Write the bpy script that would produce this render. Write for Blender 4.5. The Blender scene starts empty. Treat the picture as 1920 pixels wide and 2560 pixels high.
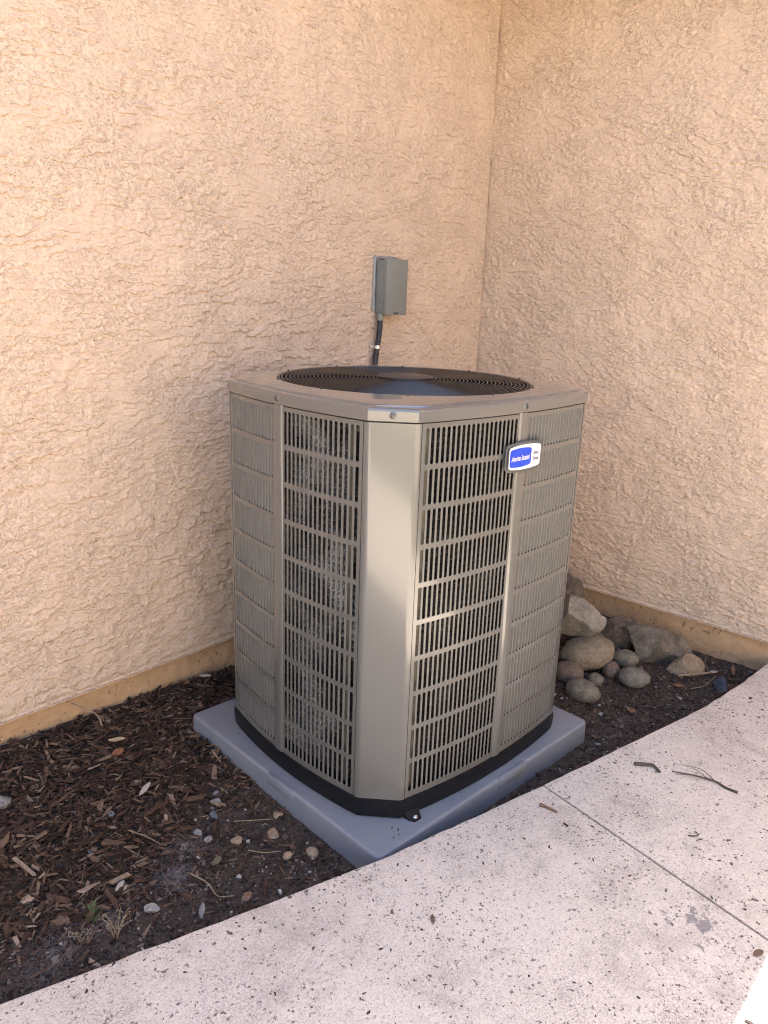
import bpy, bmesh, math, random
import numpy as np
from mathutils import Vector, Matrix, Quaternion

SC = bpy.context.scene
COL = SC.collection
rng = np.random.default_rng(11)
random.seed(5)
R = math.radians

# ------------------------------------------------------------------ camera
cam_data = bpy.data.cameras.new("camera")
cam = bpy.data.objects.new("camera", cam_data)
COL.objects.link(cam)
cam_data.sensor_fit = 'VERTICAL'
cam_data.sensor_height = 36.0
cam_data.lens = 26.796
cam_data.clip_start = 0.02
cam_data.clip_end = 500
c_yaw, c_pitch, c_roll = 0.7240, 0.2818, 0.0360
_f = np.array([math.cos(c_yaw) * math.cos(c_pitch), math.sin(c_yaw) * math.cos(c_pitch), -math.sin(c_pitch)])
_r = np.array([math.sin(c_yaw), -math.cos(c_yaw), 0.0])
_u = np.cross(_r, _f)
_r, _u = math.cos(c_roll) * _r + math.sin(c_roll) * _u, -math.sin(c_roll) * _r + math.cos(c_roll) * _u
cam.matrix_world = Matrix(((_r[0], _u[0], -_f[0], -3.0969), (_r[1], _u[1], -_f[1], -2.1700), (_r[2], _u[2], -_f[2], 1.4277), (0, 0, 0, 1)))
SC.camera = cam

# ------------------------------------------------------------------ sky, sun, exposure
SUN_XY = (0.24, 1.0)            # the sun stands behind the house, a little to the right
SUN_EL = R(64.2)
world = bpy.data.worlds.new("World")
SC.world = world
world.use_nodes = True
wn, wl = world.node_tree.nodes, world.node_tree.links
wn.clear()
w_out = wn.new('ShaderNodeOutputWorld')
w_bg = wn.new('ShaderNodeBackground')
w_sky = wn.new('ShaderNodeTexSky')
w_sky.sky_type = 'NISHITA'
w_sky.sun_disc = False
w_sky.sun_elevation = SUN_EL
w_sky.sun_rotation = math.atan2(SUN_XY[0], SUN_XY[1])
w_sky.air_density = 1.0
w_sky.dust_density = 1.5
w_bg.inputs['Strength'].default_value = 0.09
wl.new(w_sky.outputs[0], w_bg.inputs['Color'])
wl.new(w_bg.outputs[0], w_out.inputs['Surface'])

sun_data = bpy.data.lights.new("sun", 'SUN')
sun_data.energy = 5.0
sun_data.angle = R(0.53)
sun_data.color = (1.0, 0.94, 0.84)
sun = bpy.data.objects.new("sun", sun_data)
COL.objects.link(sun)
_h = math.hypot(*SUN_XY)
_sd = Vector((SUN_XY[0] / _h * math.cos(SUN_EL), SUN_XY[1] / _h * math.cos(SUN_EL), math.sin(SUN_EL)))
sun.rotation_euler = (-_sd).to_track_quat('-Z', 'Y').to_euler()
sun.location = (2, 8, 12)

SC.view_settings.view_transform = 'Standard'
SC.view_settings.look = 'None'
SC.view_settings.gamma = 1.0
SC.view_settings.exposure = 3.06
SC.view_settings.use_curve_mapping = False
SC.render.engine = 'CYCLES'
SC.cycles.max_bounces = 7
SC.cycles.diffuse_bounces = 5
SC.cycles.glossy_bounces = 4
SC.cycles.sample_clamp_indirect = 6.0
SC.cycles.caustics_reflective = False
SC.cycles.caustics_refractive = False
try:
    SC.cycles.use_denoising = True
    SC.cycles.denoiser = 'OPENIMAGEDENOISE'
    SC.cycles.denoising_input_passes = 'RGB_ALBEDO_NORMAL'
    SC.cycles.denoising_prefilter = 'NONE'
    SC.cycles.filter_width = 1.1
except Exception:
    pass


# ------------------------------------------------------------------ helpers: noise
_perm = np.random.default_rng(3).permutation(4096).astype(np.int64)
_ang = np.random.default_rng(4).random(4096) * 2 * np.pi
_gx, _gy = np.cos(_ang), np.sin(_ang)


def perlin(x, y, seed=0):
    x = np.asarray(x, float) + seed * 17.31
    y = np.asarray(y, float) - seed * 9.77
    xi = np.floor(x).astype(np.int64)
    yi = np.floor(y).astype(np.int64)
    xf, yf = x - xi, y - yi

    def g(ix, iy, dx, dy):
        h = _perm[(_perm[ix & 4095] + iy) & 4095]
        return _gx[h] * dx + _gy[h] * dy
    u = xf * xf * xf * (xf * (xf * 6 - 15) + 10)
    v = yf * yf * yf * (yf * (yf * 6 - 15) + 10)
    a = g(xi, yi, xf, yf)
    b = g(xi + 1, yi, xf - 1, yf)
    c = g(xi, yi + 1, xf, yf - 1)
    d = g(xi + 1, yi + 1, xf - 1, yf - 1)
    return 1.5 * ((a + (b - a) * u) + ((c + (d - c) * u) - (a + (b - a) * u)) * v)


def fbm(x, y, seed=0, octs=3):
    s, a, k = 0, 1.0, 1.0
    for o in range(octs):
        s = s + a * perlin(x * k, y * k, seed + o * 3)
        a *= 0.5
        k *= 2.03
    return s


def sstep(a, b, x):
    t = np.clip((x - a) / (b - a), 0, 1)
    return t * t * (3 - 2 * t)


# ------------------------------------------------------------------ helpers: objects
def tag(o, label=None, cat=None, group=None, kind=None):
    if label:
        o["label"] = label
    if cat:
        o["category"] = cat
    if group:
        o["group"] = group
    if kind:
        o["kind"] = kind
    return o


def empty(name, loc=(0, 0, 0), rz=0.0):
    o = bpy.data.objects.new(name, None)
    o.empty_display_size = 0.05
    COL.objects.link(o)
    o.location = loc
    o.rotation_euler = (0, 0, rz)
    return o


def link(name, me, mat=None, parent=None):
    o = bpy.data.objects.new(name, me)
    COL.objects.link(o)
    if mat is not None and len(me.materials) == 0:
        me.materials.append(mat)
    if parent is not None:
        o.parent = parent
    return o


def mesh(name, verts, faces, mat=None, parent=None, smooth=False):
    me = bpy.data.meshes.new(name)
    me.from_pydata([tuple(map(float, v)) for v in verts], [], [tuple(int(i) for i in f) for f in faces])
    me.update()
    if smooth:
        me.polygons.foreach_set('use_smooth', np.ones(len(me.polygons), bool))
    return link(name, me, mat, parent)


def quads_mesh(name, V, Q, mat=None, parent=None, smooth=True):
    """numpy verts (n,3), quads (m,4) -> object, fast"""
    me = bpy.data.meshes.new(name)
    me.vertices.add(len(V))
    me.vertices.foreach_set('co', np.ascontiguousarray(V, dtype=np.float32).ravel())
    me.loops.add(len(Q) * 4)
    me.loops.foreach_set('vertex_index', np.ascontiguousarray(Q, dtype=np.int32).ravel())
    me.polygons.add(len(Q))
    me.polygons.foreach_set('loop_start', np.arange(0, len(Q) * 4, 4, dtype=np.int32))
    me.polygons.foreach_set('loop_total', np.full(len(Q), 4, dtype=np.int32))
    me.update(calc_edges=True)
    me.polygons.foreach_set('use_smooth', np.full(len(Q), smooth, bool))
    me.validate()
    return link(name, me, mat, parent)


def grid_quads(nu, nv, wrap_u=False):
    i = np.arange(nu if wrap_u else nu - 1)
    j = np.arange(nv - 1)
    I, J = np.meshgrid(i, j, indexing='ij')
    I2 = (I + 1) % nu
    return np.stack([I * nv + J, I2 * nv + J, I2 * nv + J + 1, I * nv + J + 1], -1).reshape(-1, 4)


class MB:
    """collects boxes, tubes, lofts into one mesh"""

    def __init__(self):
        self.v, self.f = [], []

    def add(self, V, F):
        o = len(self.v)
        self.v.extend([tuple(map(float, p)) for p in V])
        self.f.extend([tuple(int(i) + o for i in q) for q in F])

    def box(self, x0, x1, y0, y1, z0, z1):
        self.add([(x0, y0, z0), (x1, y0, z0), (x1, y1, z0), (x0, y1, z0), (x0, y0, z1), (x1, y0, z1), (x1, y1, z1), (x0, y1, z1)],
                 [(0, 3, 2, 1), (4, 5, 6, 7), (0, 1, 5, 4), (1, 2, 6, 5), (2, 3, 7, 6), (3, 0, 4, 7)])

    def tube(self, pts, rad, sides=8, closed=False, caps=True):
        pts = [Vector(p) for p in pts]
        n = len(pts)
        rads = rad if hasattr(rad, '__len__') else [rad] * n
        V = []
        up = Vector((0, 0, 1))
        prev = None
        for i, p in enumerate(pts):
            if closed:
                t = pts[(i + 1) % n] - pts[i - 1]
            else:
                t = pts[min(i + 1, n - 1)] - pts[max(i - 1, 0)]
            t.normalize()
            if prev is None:
                a = t.cross(up)
                if a.length < 1e-3:
                    a = t.cross(Vector((1, 0, 0)))
                a.normalize()
            else:
                a = prev - t * prev.dot(t)
                a.normalize()
            prev = a
            b = t.cross(a)
            for k in range(sides):
                an = 2 * math.pi * k / sides
                V.append(p + (a * math.cos(an) + b * math.sin(an)) * rads[i])
        F = []
        m = n if closed else n - 1
        for i in range(m):
            i2 = (i + 1) % n
            for k in range(sides):
                k2 = (k + 1) % sides
                F.append((i * sides + k, i * sides + k2, i2 * sides + k2, i2 * sides + k))
        if caps and not closed:
            F.append(tuple(range(sides - 1, -1, -1)))
            F.append(tuple((n - 1) * sides + k for k in range(sides)))
        self.add(V, F)

    def loft(self, rings, cap0=False, cap1=False):
        n = len(rings[0])
        V = [p for r_ in rings for p in r_]
        F = []
        for i in range(len(rings) - 1):
            for k in range(n):
                k2 = (k + 1) % n
                F.append((i * n + k, i * n + k2, (i + 1) * n + k2, (i + 1) * n + k))
        if cap0:
            F.append(tuple(range(n - 1, -1, -1)))
        if cap1:
            F.append(tuple((len(rings) - 1) * n + k for k in range(n)))
        self.add(V, F)

    def build(self, name, mat=None, parent=None, smooth=False, angle=None):
        o = mesh(name, self.v, self.f, mat, parent, smooth)
        if angle is not None:
            o.data.polygons.foreach_set('use_smooth', np.ones(len(o.data.polygons), bool))
            o.data.set_sharp_from_angle(angle=R(angle))
        return o


def bevelled(o, w, seg=2, angle=30):
    bm = bmesh.new()
    bm.from_mesh(o.data)
    es = [e for e in bm.edges if len(e.link_faces) == 2 and e.calc_face_angle(0) > R(angle)]
    bmesh.ops.bevel(bm, geom=es, offset=w, segments=seg, profile=0.5, affect='EDGES', clamp_overlap=True)
    bm.to_mesh(o.data)
    bm.free()
    o.data.polygons.foreach_set('use_smooth', np.ones(len(o.data.polygons), bool))
    o.data.set_sharp_from_angle(angle=R(40))
    return o


# ------------------------------------------------------------------ helpers: materials
class NT:
    def __init__(self, name):
        self.m = bpy.data.materials.new(name)
        self.m.use_nodes = True
        self.n, self.l = self.m.node_tree.nodes, self.m.node_tree.links
        self.n.clear()
        self.out = self.n.new('ShaderNodeOutputMaterial')
        self.b = self.n.new('ShaderNodeBsdfPrincipled')
        self.l.new(self.b.outputs[0], self.out.inputs['Surface'])
        self.tc = self.n.new('ShaderNodeTexCoord')
        self.co = self.tc.outputs['Object']

    def set(self, **kw):
        for k, v in kw.items():
            key = {'color': 'Base Color', 'rough': 'Roughness', 'metal': 'Metallic', 'spec': 'Specular IOR Level', 'coat': 'Coat Weight', 'coat_rough': 'Coat Roughness'}[k]
            if isinstance(v, (int, float)):
                self.b.inputs[key].default_value = v
            elif isinstance(v, (tuple, list)):
                self.b.inputs[key].default_value = (*v[:3], 1)
            else:
                self.l.new(v, self.b.inputs[key])
        return self

    def map(self, scale=(1, 1, 1), loc=(0, 0, 0), rot=(0, 0, 0)):
        m = self.n.new('ShaderNodeMapping')
        m.inputs['Scale'].default_value = scale
        m.inputs['Location'].default_value = loc
        m.inputs['Rotation'].default_value = rot
        self.l.new(self.co, m.inputs['Vector'])
        return m.outputs[0]

    def noise(self, scale=5, detail=3, rough=0.55, vec=None, dist=0.0):
        t = self.n.new('ShaderNodeTexNoise')
        t.inputs['Scale'].default_value = scale
        t.inputs['Detail'].default_value = detail
        t.inputs['Roughness'].default_value = rough
        t.inputs['Distortion'].default_value = dist
        self.l.new(vec if vec is not None else self.co, t.inputs['Vector'])
        return t.outputs['Fac']

    def voro(self, scale=5, vec=None, out='Distance', feature='F1', rand=1.0):
        t = self.n.new('ShaderNodeTexVoronoi')
        t.feature = feature
        t.inputs['Scale'].default_value = scale
        t.inputs['Randomness'].default_value = rand
        self.l.new(vec if vec is not None else self.co, t.inputs['Vector'])
        return t.outputs[out]

    def ramp(self, fac, stops, interp='LINEAR'):
        t = self.n.new('ShaderNodeValToRGB')
        t.color_ramp.interpolation = interp
        e = t.color_ramp.elements
        while len(e) < len(stops):
            e.new(0.5)
        for i, (p, c) in enumerate(stops):
            e[i].position = p
            e[i].color = (*c[:3], 1) if hasattr(c, '__len__') else (c, c, c, 1)
        self.l.new(fac, t.inputs[0])
        return t.outputs[0]

    def mix(self, fac, a, b, mode='MIX'):
        t = self.n.new('ShaderNodeMix')
        t.data_type = 'RGBA'
        t.blend_type = mode
        for key, v in ((0, fac), (6, a), (7, b)):
            if isinstance(v, (int, float)):
                t.inputs[key].default_value = v if key == 0 else (v, v, v, 1)
            elif isinstance(v, (tuple, list)):
                t.inputs[key].default_value = (*v[:3], 1)
            else:
                self.l.new(v, t.inputs[key])
        return t.outputs[2]

    def math(self, op, a, b=None, clamp=False):
        t = self.n.new('ShaderNodeMath')
        t.operation = op
        t.use_clamp = clamp
        for i, v in enumerate((a, b)):
            if v is None:
                continue
            if isinstance(v, (int, float)):
                t.inputs[i].default_value = v
            else:
                self.l.new(v, t.inputs[i])
        return t.outputs[0]

    def dist_to(self, p):
        t = self.n.new('ShaderNodeVectorMath')
        t.operation = 'DISTANCE'
        self.l.new(self.co, t.inputs[0])
        t.inputs[1].default_value = p
        return t.outputs['Value']

    def island(self):
        t = self.n.new('ShaderNodeNewGeometry')
        return t.outputs['Random Per Island']

    def bump(self, h, strength=0.5, dist=0.002, prev=None):
        t = self.n.new('ShaderNodeBump')
        t.inputs['Strength'].default_value = strength
        t.inputs['Distance'].default_value = dist
        self.l.new(h, t.inputs['Height'])
        if prev is not None:
            self.l.new(prev, t.inputs['Normal'])
        self.l.new(t.outputs[0], self.b.inputs['Normal'])
        return t.outputs[0]


def simple(name, color, rough=0.5, metal=0.0, spec=0.5, var=0.0, vs=30.0, bump=0.0, bs=200.0, bd=0.001):
    t = NT(name)
    if var > 0:
        n = t.noise(vs, 4)
        c0 = tuple(max(0, c * (1 - var)) for c in color)
        c1 = tuple(min(1, c * (1 + var)) for c in color)
        t.set(color=t.ramp(n, [(0.3, c0), (0.7, c1)]))
    else:
        t.set(color=color)
    t.set(rough=rough, metal=metal, spec=spec)
    if bump > 0:
        t.bump(t.noise(bs, 3), bump, bd)
    return t.m


M = {}
# stucco: painted peach, fine sand grain on top of the modelled trowel relief
t = NT("peach_stucco")
n1 = t.noise(1.6, 4)
n2 = t.noise(60, 3)
c1 = t.ramp(n1, [(0.3, (0.600, 0.456, 0.342)), (0.7, (0.640, 0.490, 0.372))])
c2 = t.mix(0.22, c1, t.ramp(n2, [(0.35, (0.55, 0.405, 0.295)), (0.65, (0.68, 0.525, 0.40))]))
sp = t.ramp(t.noise(23, 2), [(0.80, 0.0), (0.83, 1.0)])
c2 = t.mix(t.math('MULTIPLY', sp, 0.35), c2, (0.33, 0.22, 0.14))
t.set(color=c2, rough=0.9, spec=0.2)
e1 = t.ramp(t.noise(80, 3, 0.65, dist=0.5), [(0.545, 0.0), (0.565, 1.0)])
e2 = t.ramp(t.noise(125, 2, 0.6, vec=t.map((1, 1, 1.3), (3, 5, 7)), dist=0.8), [(0.56, 0.0), (0.58, 1.0)])
hh = t.math('ADD', t.math('MULTIPLY', e1, 0.6), t.math('MULTIPLY', e2, 0.4))
hh = t.math('MULTIPLY', hh, t.ramp(t.noise(5.5, 3), [(0.38, 0.3), (0.60, 1.0)]))
b1 = t.bump(hh, 1.0, 0.0036)
b2 = t.bump(t.noise(170, 3, 0.6), 0.35, 0.0022, b1)
t.bump(t.noise(420, 2, 0.6), 0.4, 0.001, b2)
M['stucco'] = t.m

t = NT("tan_foundation")
n1 = t.noise(6, 4)
c1 = t.ramp(n1, [(0.3, (0.42, 0.265, 0.145)), (0.7, (0.50, 0.33, 0.19))])
dirt = t.math('MULTIPLY', t.ramp(t.noise(58, 3, 0.6, vec=t.map((1, 1, 0.6))), [(0.60, 0.0), (0.65, 1.0)]), t.ramp(t.noise(3.1, 2), [(0.45, 0.0), (0.58, 1.0)]))
c1 = t.mix(t.math('MULTIPLY', dirt, 0.75), c1, (0.10, 0.07, 0.05))
t.set(color=c1, rough=0.92, spec=0.2)
t.bump(t.noise(90, 4, 0.65), 0.7, 0.004)
M['foundation'] = t.m

# soil
t = NT("dark_soil")
n1 = t.noise(9, 5)
n2 = t.noise(120, 4, 0.65)
c1 = t.ramp(n1, [(0.3, (0.042, 0.031, 0.025)), (0.7, (0.085, 0.064, 0.051))])
c2 = t.mix(0.5, c1, t.ramp(n2, [(0.35, (0.028, 0.02, 0.017)), (0.68, (0.13, 0.10, 0.081))]))
t.set(color=c2, rough=0.95, spec=0.15)
b1 = t.bump(t.noise(70, 5, 0.7), 0.9, 0.006)
t.bump(t.noise(300, 3, 0.7), 0.8, 0.002, b1)
M['soil'] = t.m

# bark chips: colour differs from chip to chip
t = NT("bark_mulch")
isl = t.island()
c1 = t.ramp(isl, [(0.0, (0.020, 0.012, 0.008)), (0.32, (0.046, 0.026, 0.018)), (0.62, (0.078, 0.043, 0.028)), (0.82, (0.115, 0.070, 0.046)), (0.93, (0.17, 0.115, 0.077)), (0.98, (0.22, 0.155, 0.11)), (1.0, (0.29, 0.22, 0.16))])
gr = t.noise(150, 4, 0.7, vec=t.map((1, 0.25, 1)))
c2 = t.mix(0.55, c1, t.mix(1.0, c1, t.ramp(gr, [(0.3, 0.35), (0.7, 1.5)]), 'MULTIPLY'))
t.set(color=c2, rough=0.85, spec=0.25)
t.bump(gr, 0.6, 0.002)
M['bark'] = t.m

t = NT("soil_crumbs")
isl = t.island()
c1 = t.ramp(isl, [(0.0, (0.018, 0.013, 0.011)), (0.5, (0.06, 0.044, 0.036)), (0.85, (0.11, 0.085, 0.07)), (0.97, (0.22, 0.19, 0.165)), (1.0, (0.5, 0.47, 0.43))])
t.set(color=c1, rough=0.9, spec=0.2)
M['crumb'] = t.m

t = NT("bark_crumbs")
isl = t.island()
c1 = t.ramp(isl, [(0.0, (0.03, 0.022, 0.02)), (0.6, (0.075, 0.055, 0.048)), (1.0, (0.17, 0.13, 0.11))])
t.set(color=c1, rough=0.9, spec=0.2)
M['walkcrumb'] = t.m

# concrete walk: pinkish, pitted and stained
t = NT("pink_concrete")
base = t.ramp(t.noise(2.2, 4), [(0.3, (0.69, 0.595, 0.495)), (0.7, (0.765, 0.67, 0.565))])
fine = t.noise(260, 3, 0.7)
base = t.mix(0.5, base, t.ramp(fine, [(0.34, (0.36, 0.30, 0.25)), (0.5, (0.70, 0.605, 0.51)), (0.68, (0.81, 0.715, 0.62))]))
grime = t.math('MULTIPLY', t.ramp(t.noise(5.5, 5, 0.7), [(0.42, 0.0), (0.70, 1.0)]), t.ramp(t.noise(190, 4, 0.75), [(0.46, 0.0), (0.60, 1.0)]))
base = t.mix(t.math('MULTIPLY', grime, 0.72), base, (0.20, 0.165, 0.145))
speck = t.ramp(t.noise(230, 3, 0.6), [(0.63, 0.0), (0.67, 1.0)])
base = t.mix(t.math('MULTIPLY', speck, 0.75), base, (0.16, 0.125, 0.11))
blot = t.math('MULTIPLY', t.ramp(t.noise(105, 2, 0.55), [(0.645, 0.0), (0.67, 1.0)]), t.ramp(t.noise(4.2, 3), [(0.40, 0.15), (0.6, 1.0)]))
base = t.mix(t.math('MULTIPLY', blot, 0.85), base, (0.085, 0.066, 0.058))
pock = t.math('MULTIPLY', t.ramp(t.noise(64, 2, 0.5), [(0.665, 0.0), (0.69, 1.0)]), t.ramp(t.noise(3.4, 3), [(0.40, 0.1), (0.55, 1.0)]))
base = t.mix(t.math('MULTIPLY', pock, 0.88), base, (0.075, 0.058, 0.05))
scuff = t.math('MULTIPLY', t.ramp(t.noise(6.5, 7, 0.78, dist=0.5), [(0.50, 0.0), (0.68, 1.0)]), t.ramp(t.noise(330, 3, 0.7), [(0.40, 0.2), (0.60, 1.0)]))
base = t.mix(t.math('MULTIPLY', scuff, 0.8), base, (0.27, 0.215, 0.18))
vd = t.voro(62, vec=t.map((1, 1, 1)))
pit = t.math('MULTIPLY', t.ramp(vd, [(0.13, 1.0), (0.20, 0.0)]), t.ramp(t.noise(7, 3), [(0.45, 0.0), (0.55, 1.0)]))
base = t.mix(t.math('MULTIPLY', pit, 0.85), base, (0.07, 0.055, 0.05))
# worn grey patch beside the joint
dd = t.math('ADD', t.dist_to((-1.565, -1.80, 0.09)), t.math('MULTIPLY', t.math('SUBTRACT', t.noise(26, 5, 0.75), 0.5), 0.33))
worn = t.ramp(dd, [(0.026, 1.0), (0.032, 0.0)])
base = t.mix(t.math('MULTIPLY', worn, 0.85), base, (0.245, 0.215, 0.205))
t.set(color=base, rough=0.85, spec=0.25)
hgt = t.math('SUBTRACT', t.math('ADD', t.math('MULTIPLY', t.noise(40, 4, 0.6), 0.6), t.math('MULTIPLY', fine, 0.4)), t.math('MULTIPLY', pit, 0.8))
t.bump(hgt, 0.5, 0.003)
M['concrete'] = t.m

t = NT("dry_yard")
c1 = t.ramp(t.noise(0.8, 5), [(0.3, (0.075, 0.068, 0.038)), (0.7, (0.12, 0.105, 0.06))])
t.set(color=c1, rough=0.95, spec=0.1)
t.bump(t.noise(30, 4), 0.6, 0.01)
M['yard'] = t.m

# equipment
t = NT("taupe_paint")
pn = t.noise(5, 3)
t.set(color=t.ramp(pn, [(0.3, (0.104, 0.103, 0.097)), (0.7, (0.113, 0.112, 0.105))]), rough=0.30, spec=0.5, coat=0.9, coat_rough=0.12)
t.bump(t.noise(420, 2), 0.05, 0.0006)
M['paint'] = t.m
t = NT("taupe_lid_paint")
t.set(color=(0.112, 0.110, 0.104), rough=0.22, spec=0.6, coat=1.0, coat_rough=0.05)
t.bump(t.noise(14, 2), 0.06, 0.01)
M['lid'] = t.m
M['louvre'] = simple("taupe_louvre_paint", (0.132, 0.130, 0.122), 0.33, spec=0.5, var=0.04, vs=9)
M['black'] = simple("black_base_plastic", (0.0035, 0.004, 0.006), 0.5, spec=0.3, var=0.3, vs=25, bump=0.15, bs=90)
M['guard'] = simple("black_coated_wire", (0.010, 0.010, 0.011), 0.22, spec=0.6)
M['blade'] = simple("black_fan_blade", (0.004, 0.005, 0.008), 0.16, spec=0.7)
M['hub'] = simple("dark_grey_hub_cap", (0.014, 0.014, 0.016), 0.38, var=0.15)
M['dark'] = simple("dark_cavity_steel", (0.004, 0.004, 0.0045), 0.7)
t = NT("spiny_aluminium_fins")
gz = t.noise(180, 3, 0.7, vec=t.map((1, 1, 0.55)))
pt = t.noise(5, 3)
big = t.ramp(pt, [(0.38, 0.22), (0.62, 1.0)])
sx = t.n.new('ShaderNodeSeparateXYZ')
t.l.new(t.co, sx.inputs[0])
left_glint = t.math('MULTIPLY', t.ramp(t.math('MULTIPLY', sx.outputs['X'], -1.0), [(0.30, 0.11), (0.345, 1.0)]), t.ramp(t.noise(7, 2), [(0.44, 0.12), (0.60, 1.0)]))  # lighter left face and silver glints are light painted into the fin colour
big = t.mix(1.0, big, t.math('MULTIPLY', left_glint, 6.0), 'MULTIPLY')
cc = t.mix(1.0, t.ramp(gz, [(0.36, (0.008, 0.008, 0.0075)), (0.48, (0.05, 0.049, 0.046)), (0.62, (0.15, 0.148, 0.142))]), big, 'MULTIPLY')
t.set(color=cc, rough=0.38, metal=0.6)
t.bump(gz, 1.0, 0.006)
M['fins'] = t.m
M['strap_strip'] = simple("coil_strap_strip", (0.10, 0.095, 0.07), 0.6, var=0.2)
M['screw'] = simple("zinc_screw", (0.10, 0.10, 0.098), 0.45, metal=0.6)
M['bolt'] = simple("bright_bolt", (0.75, 0.76, 0.78), 0.22, metal=1.0)
t = NT("blue_grey_pad_plastic")
pc = t.ramp(t.noise(4, 4), [(0.3, (0.172, 0.188, 0.222)), (0.7, (0.205, 0.220, 0.252))])
dust = t.ramp(t.noise(26, 5, 0.7), [(0.55, 0.0), (0.75, 1.0)])
pc = t.mix(t.math('MULTIPLY', dust, 0.4), pc, (0.25, 0.235, 0.22))
t.set(color=pc, rough=0.36, spec=0.5)
t.bump(t.noise(260, 3), 0.12, 0.001)
M['pad'] = t.m
M['badge_frame'] = simple("badge_grey_plastic", (0.085, 0.09, 0.09), 0.4)
M['badge_white'] = simple("badge_white_print", (0.62, 0.62, 0.63), 0.22)
M['badge_blue'] = simple("badge_blue_print", (0.012, 0.055, 0.50), 0.16)
M['badge_ink'] = simple("badge_navy_ink", (0.02, 0.025, 0.13), 0.3)
M['boxgrey'] = simple("grey_enamel", (0.185, 0.193, 0.178), 0.42, var=0.04, vs=12, bump=0.08, bs=300)
M['caulk'] = simple("grey_caulk", (0.24, 0.245, 0.25), 0.6, var=0.15, vs=40, bump=0.5, bs=60, bd=0.004)
M['conduit'] = simple("black_conduit_jacket", (0.028, 0.029, 0.033), 0.35)
M['clampsteel'] = simple("galvanised_clamp", (0.62, 0.62, 0.6), 0.35, metal=0.9)
M['soffit'] = simple("painted_soffit", (0.50, 0.36, 0.26), 0.8, var=0.06)
M['joint'] = simple("joint_dirt", (0.016, 0.012, 0.010), 0.9, var=0.3, vs=40)
M['cream'] = simple("cream_render", (0.66, 0.55, 0.43), 0.9, var=0.06, vs=3)
M['rooftile'] = simple("roof_tile", (0.32, 0.2, 0.14), 0.8, var=0.2)


def rockmat(name, a, b, c, scale=14, bump=0.8):
    t = NT(name)
    n = t.noise(scale, 5, 0.65)
    n2 = t.noise(scale * 7, 4, 0.7)
    col = t.ramp(n, [(0.32, a), (0.5, b), (0.68, c)])
    col = t.mix(0.4, col, t.mix(1.0, col, t.ramp(n2, [(0.3, 0.2), (0.7, 1.8)]), 'MULTIPLY'))
    t.set(color=col, rough=0.85, spec=0.3)
    b1 = t.bump(t.noise(scale * 3, 6, 0.7), min(1.0, bump * 1.3), 0.014)
    t.bump(t.noise(scale * 14, 4, 0.75), min(1.0, bump * 1.2), 0.004, b1)
    return t.m


M['r_grey'] = rockmat("pale_grey_rock", (0.1811, 0.1593, 0.133), (0.2967, 0.2644, 0.2199), (0.3848, 0.3461, 0.2908))
M['r_tan'] = rockmat("tan_cobble", (0.1195, 0.099, 0.0744), (0.1943, 0.1557, 0.1108), (0.2433, 0.1935, 0.137), 9, 0.35)
M['r_dark'] = rockmat("purple_brown_rock", (0.085, 0.068, 0.0516), (0.155, 0.12, 0.0903), (0.24, 0.19, 0.1419))
M['r_big'] = rockmat("brown_veined_rock", (0.0973, 0.0816, 0.0633), (0.1798, 0.1497, 0.1168), (0.3009, 0.2497, 0.1949), 16)
M['r_olive'] = rockmat("olive_grey_cobble", (0.1077, 0.0935, 0.072), (0.1597, 0.14, 0.1077), (0.2347, 0.2053, 0.1575), 18, 0.4)
M['r_smooth'] = rockmat("smooth_grey_cobble", (0.1272, 0.1109, 0.0881), (0.1652, 0.1451, 0.1147), (0.203, 0.1781, 0.141), 10, 0.25)
M['r_red'] = rockmat("reddish_cobble", (0.0857, 0.0655, 0.0513), (0.1397, 0.103, 0.0792), (0.1794, 0.1373, 0.1046), 14, 0.4)
M['r_gold'] = rockmat("golden_brown_rock", (0.1448, 0.118, 0.0813), (0.2546, 0.19, 0.1239), (0.3206, 0.2487, 0.1688), 14, 0.5)
M['r_blue'] = rockmat("blue_grey_rock", (0.05, 0.053, 0.065), (0.07, 0.074, 0.09), (0.10, 0.104, 0.12), 14, 0.4)
M['p_white'] = rockmat("white_pebble", (0.26, 0.24, 0.22), (0.36, 0.34, 0.31), (0.46, 0.43, 0.40), 30, 0.4)
M['p_tan'] = rockmat("tan_pebble", (0.24, 0.17, 0.115), (0.34, 0.25, 0.175), (0.42, 0.32, 0.235), 30, 0.4)
M['p_grey'] = rockmat("grey_pebble", (0.17, 0.16, 0.155), (0.26, 0.25, 0.24), (0.34, 0.325, 0.31), 30, 0.4)
M['p_slate'] = rockmat("slate_pebble", (0.085, 0.10, 0.12), (0.13, 0.15, 0.17), (0.18, 0.20, 0.22), 30, 0.3)
M['leaf_tan'] = simple("dry_tan_leaf", (0.46, 0.33, 0.2), 0.7, var=0.25, vs=60)
M['leaf_orange'] = simple("dry_orange_leaf", (0.20, 0.085, 0.04), 0.65, var=0.3, vs=60)
M['leaf_brown'] = simple("dry_brown_leaf", (0.16, 0.09, 0.055), 0.7, var=0.3, vs=60)
M['leaf_pale'] = simple("bleached_leaf", (0.32, 0.28, 0.23), 0.7, var=0.15, vs=60)
M['leaf_ash'] = simple("ashen_leaf", (0.16, 0.15, 0.152), 0.7, var=0.2, vs=60)
M['leaf_green'] = simple("dull_green_leaf", (0.115, 0.10, 0.055), 0.6, var=0.3, vs=60)
M['twig'] = simple("grey_twig", (0.07, 0.052, 0.042), 0.85, var=0.35, vs=50)
M['straw'] = simple("straw_stem", (0.25, 0.18, 0.11), 0.75, var=0.25, vs=50)
M['sprout'] = simple("sprout_green", (0.065, 0.10, 0.03), 0.6, var=0.25, vs=60)
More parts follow.
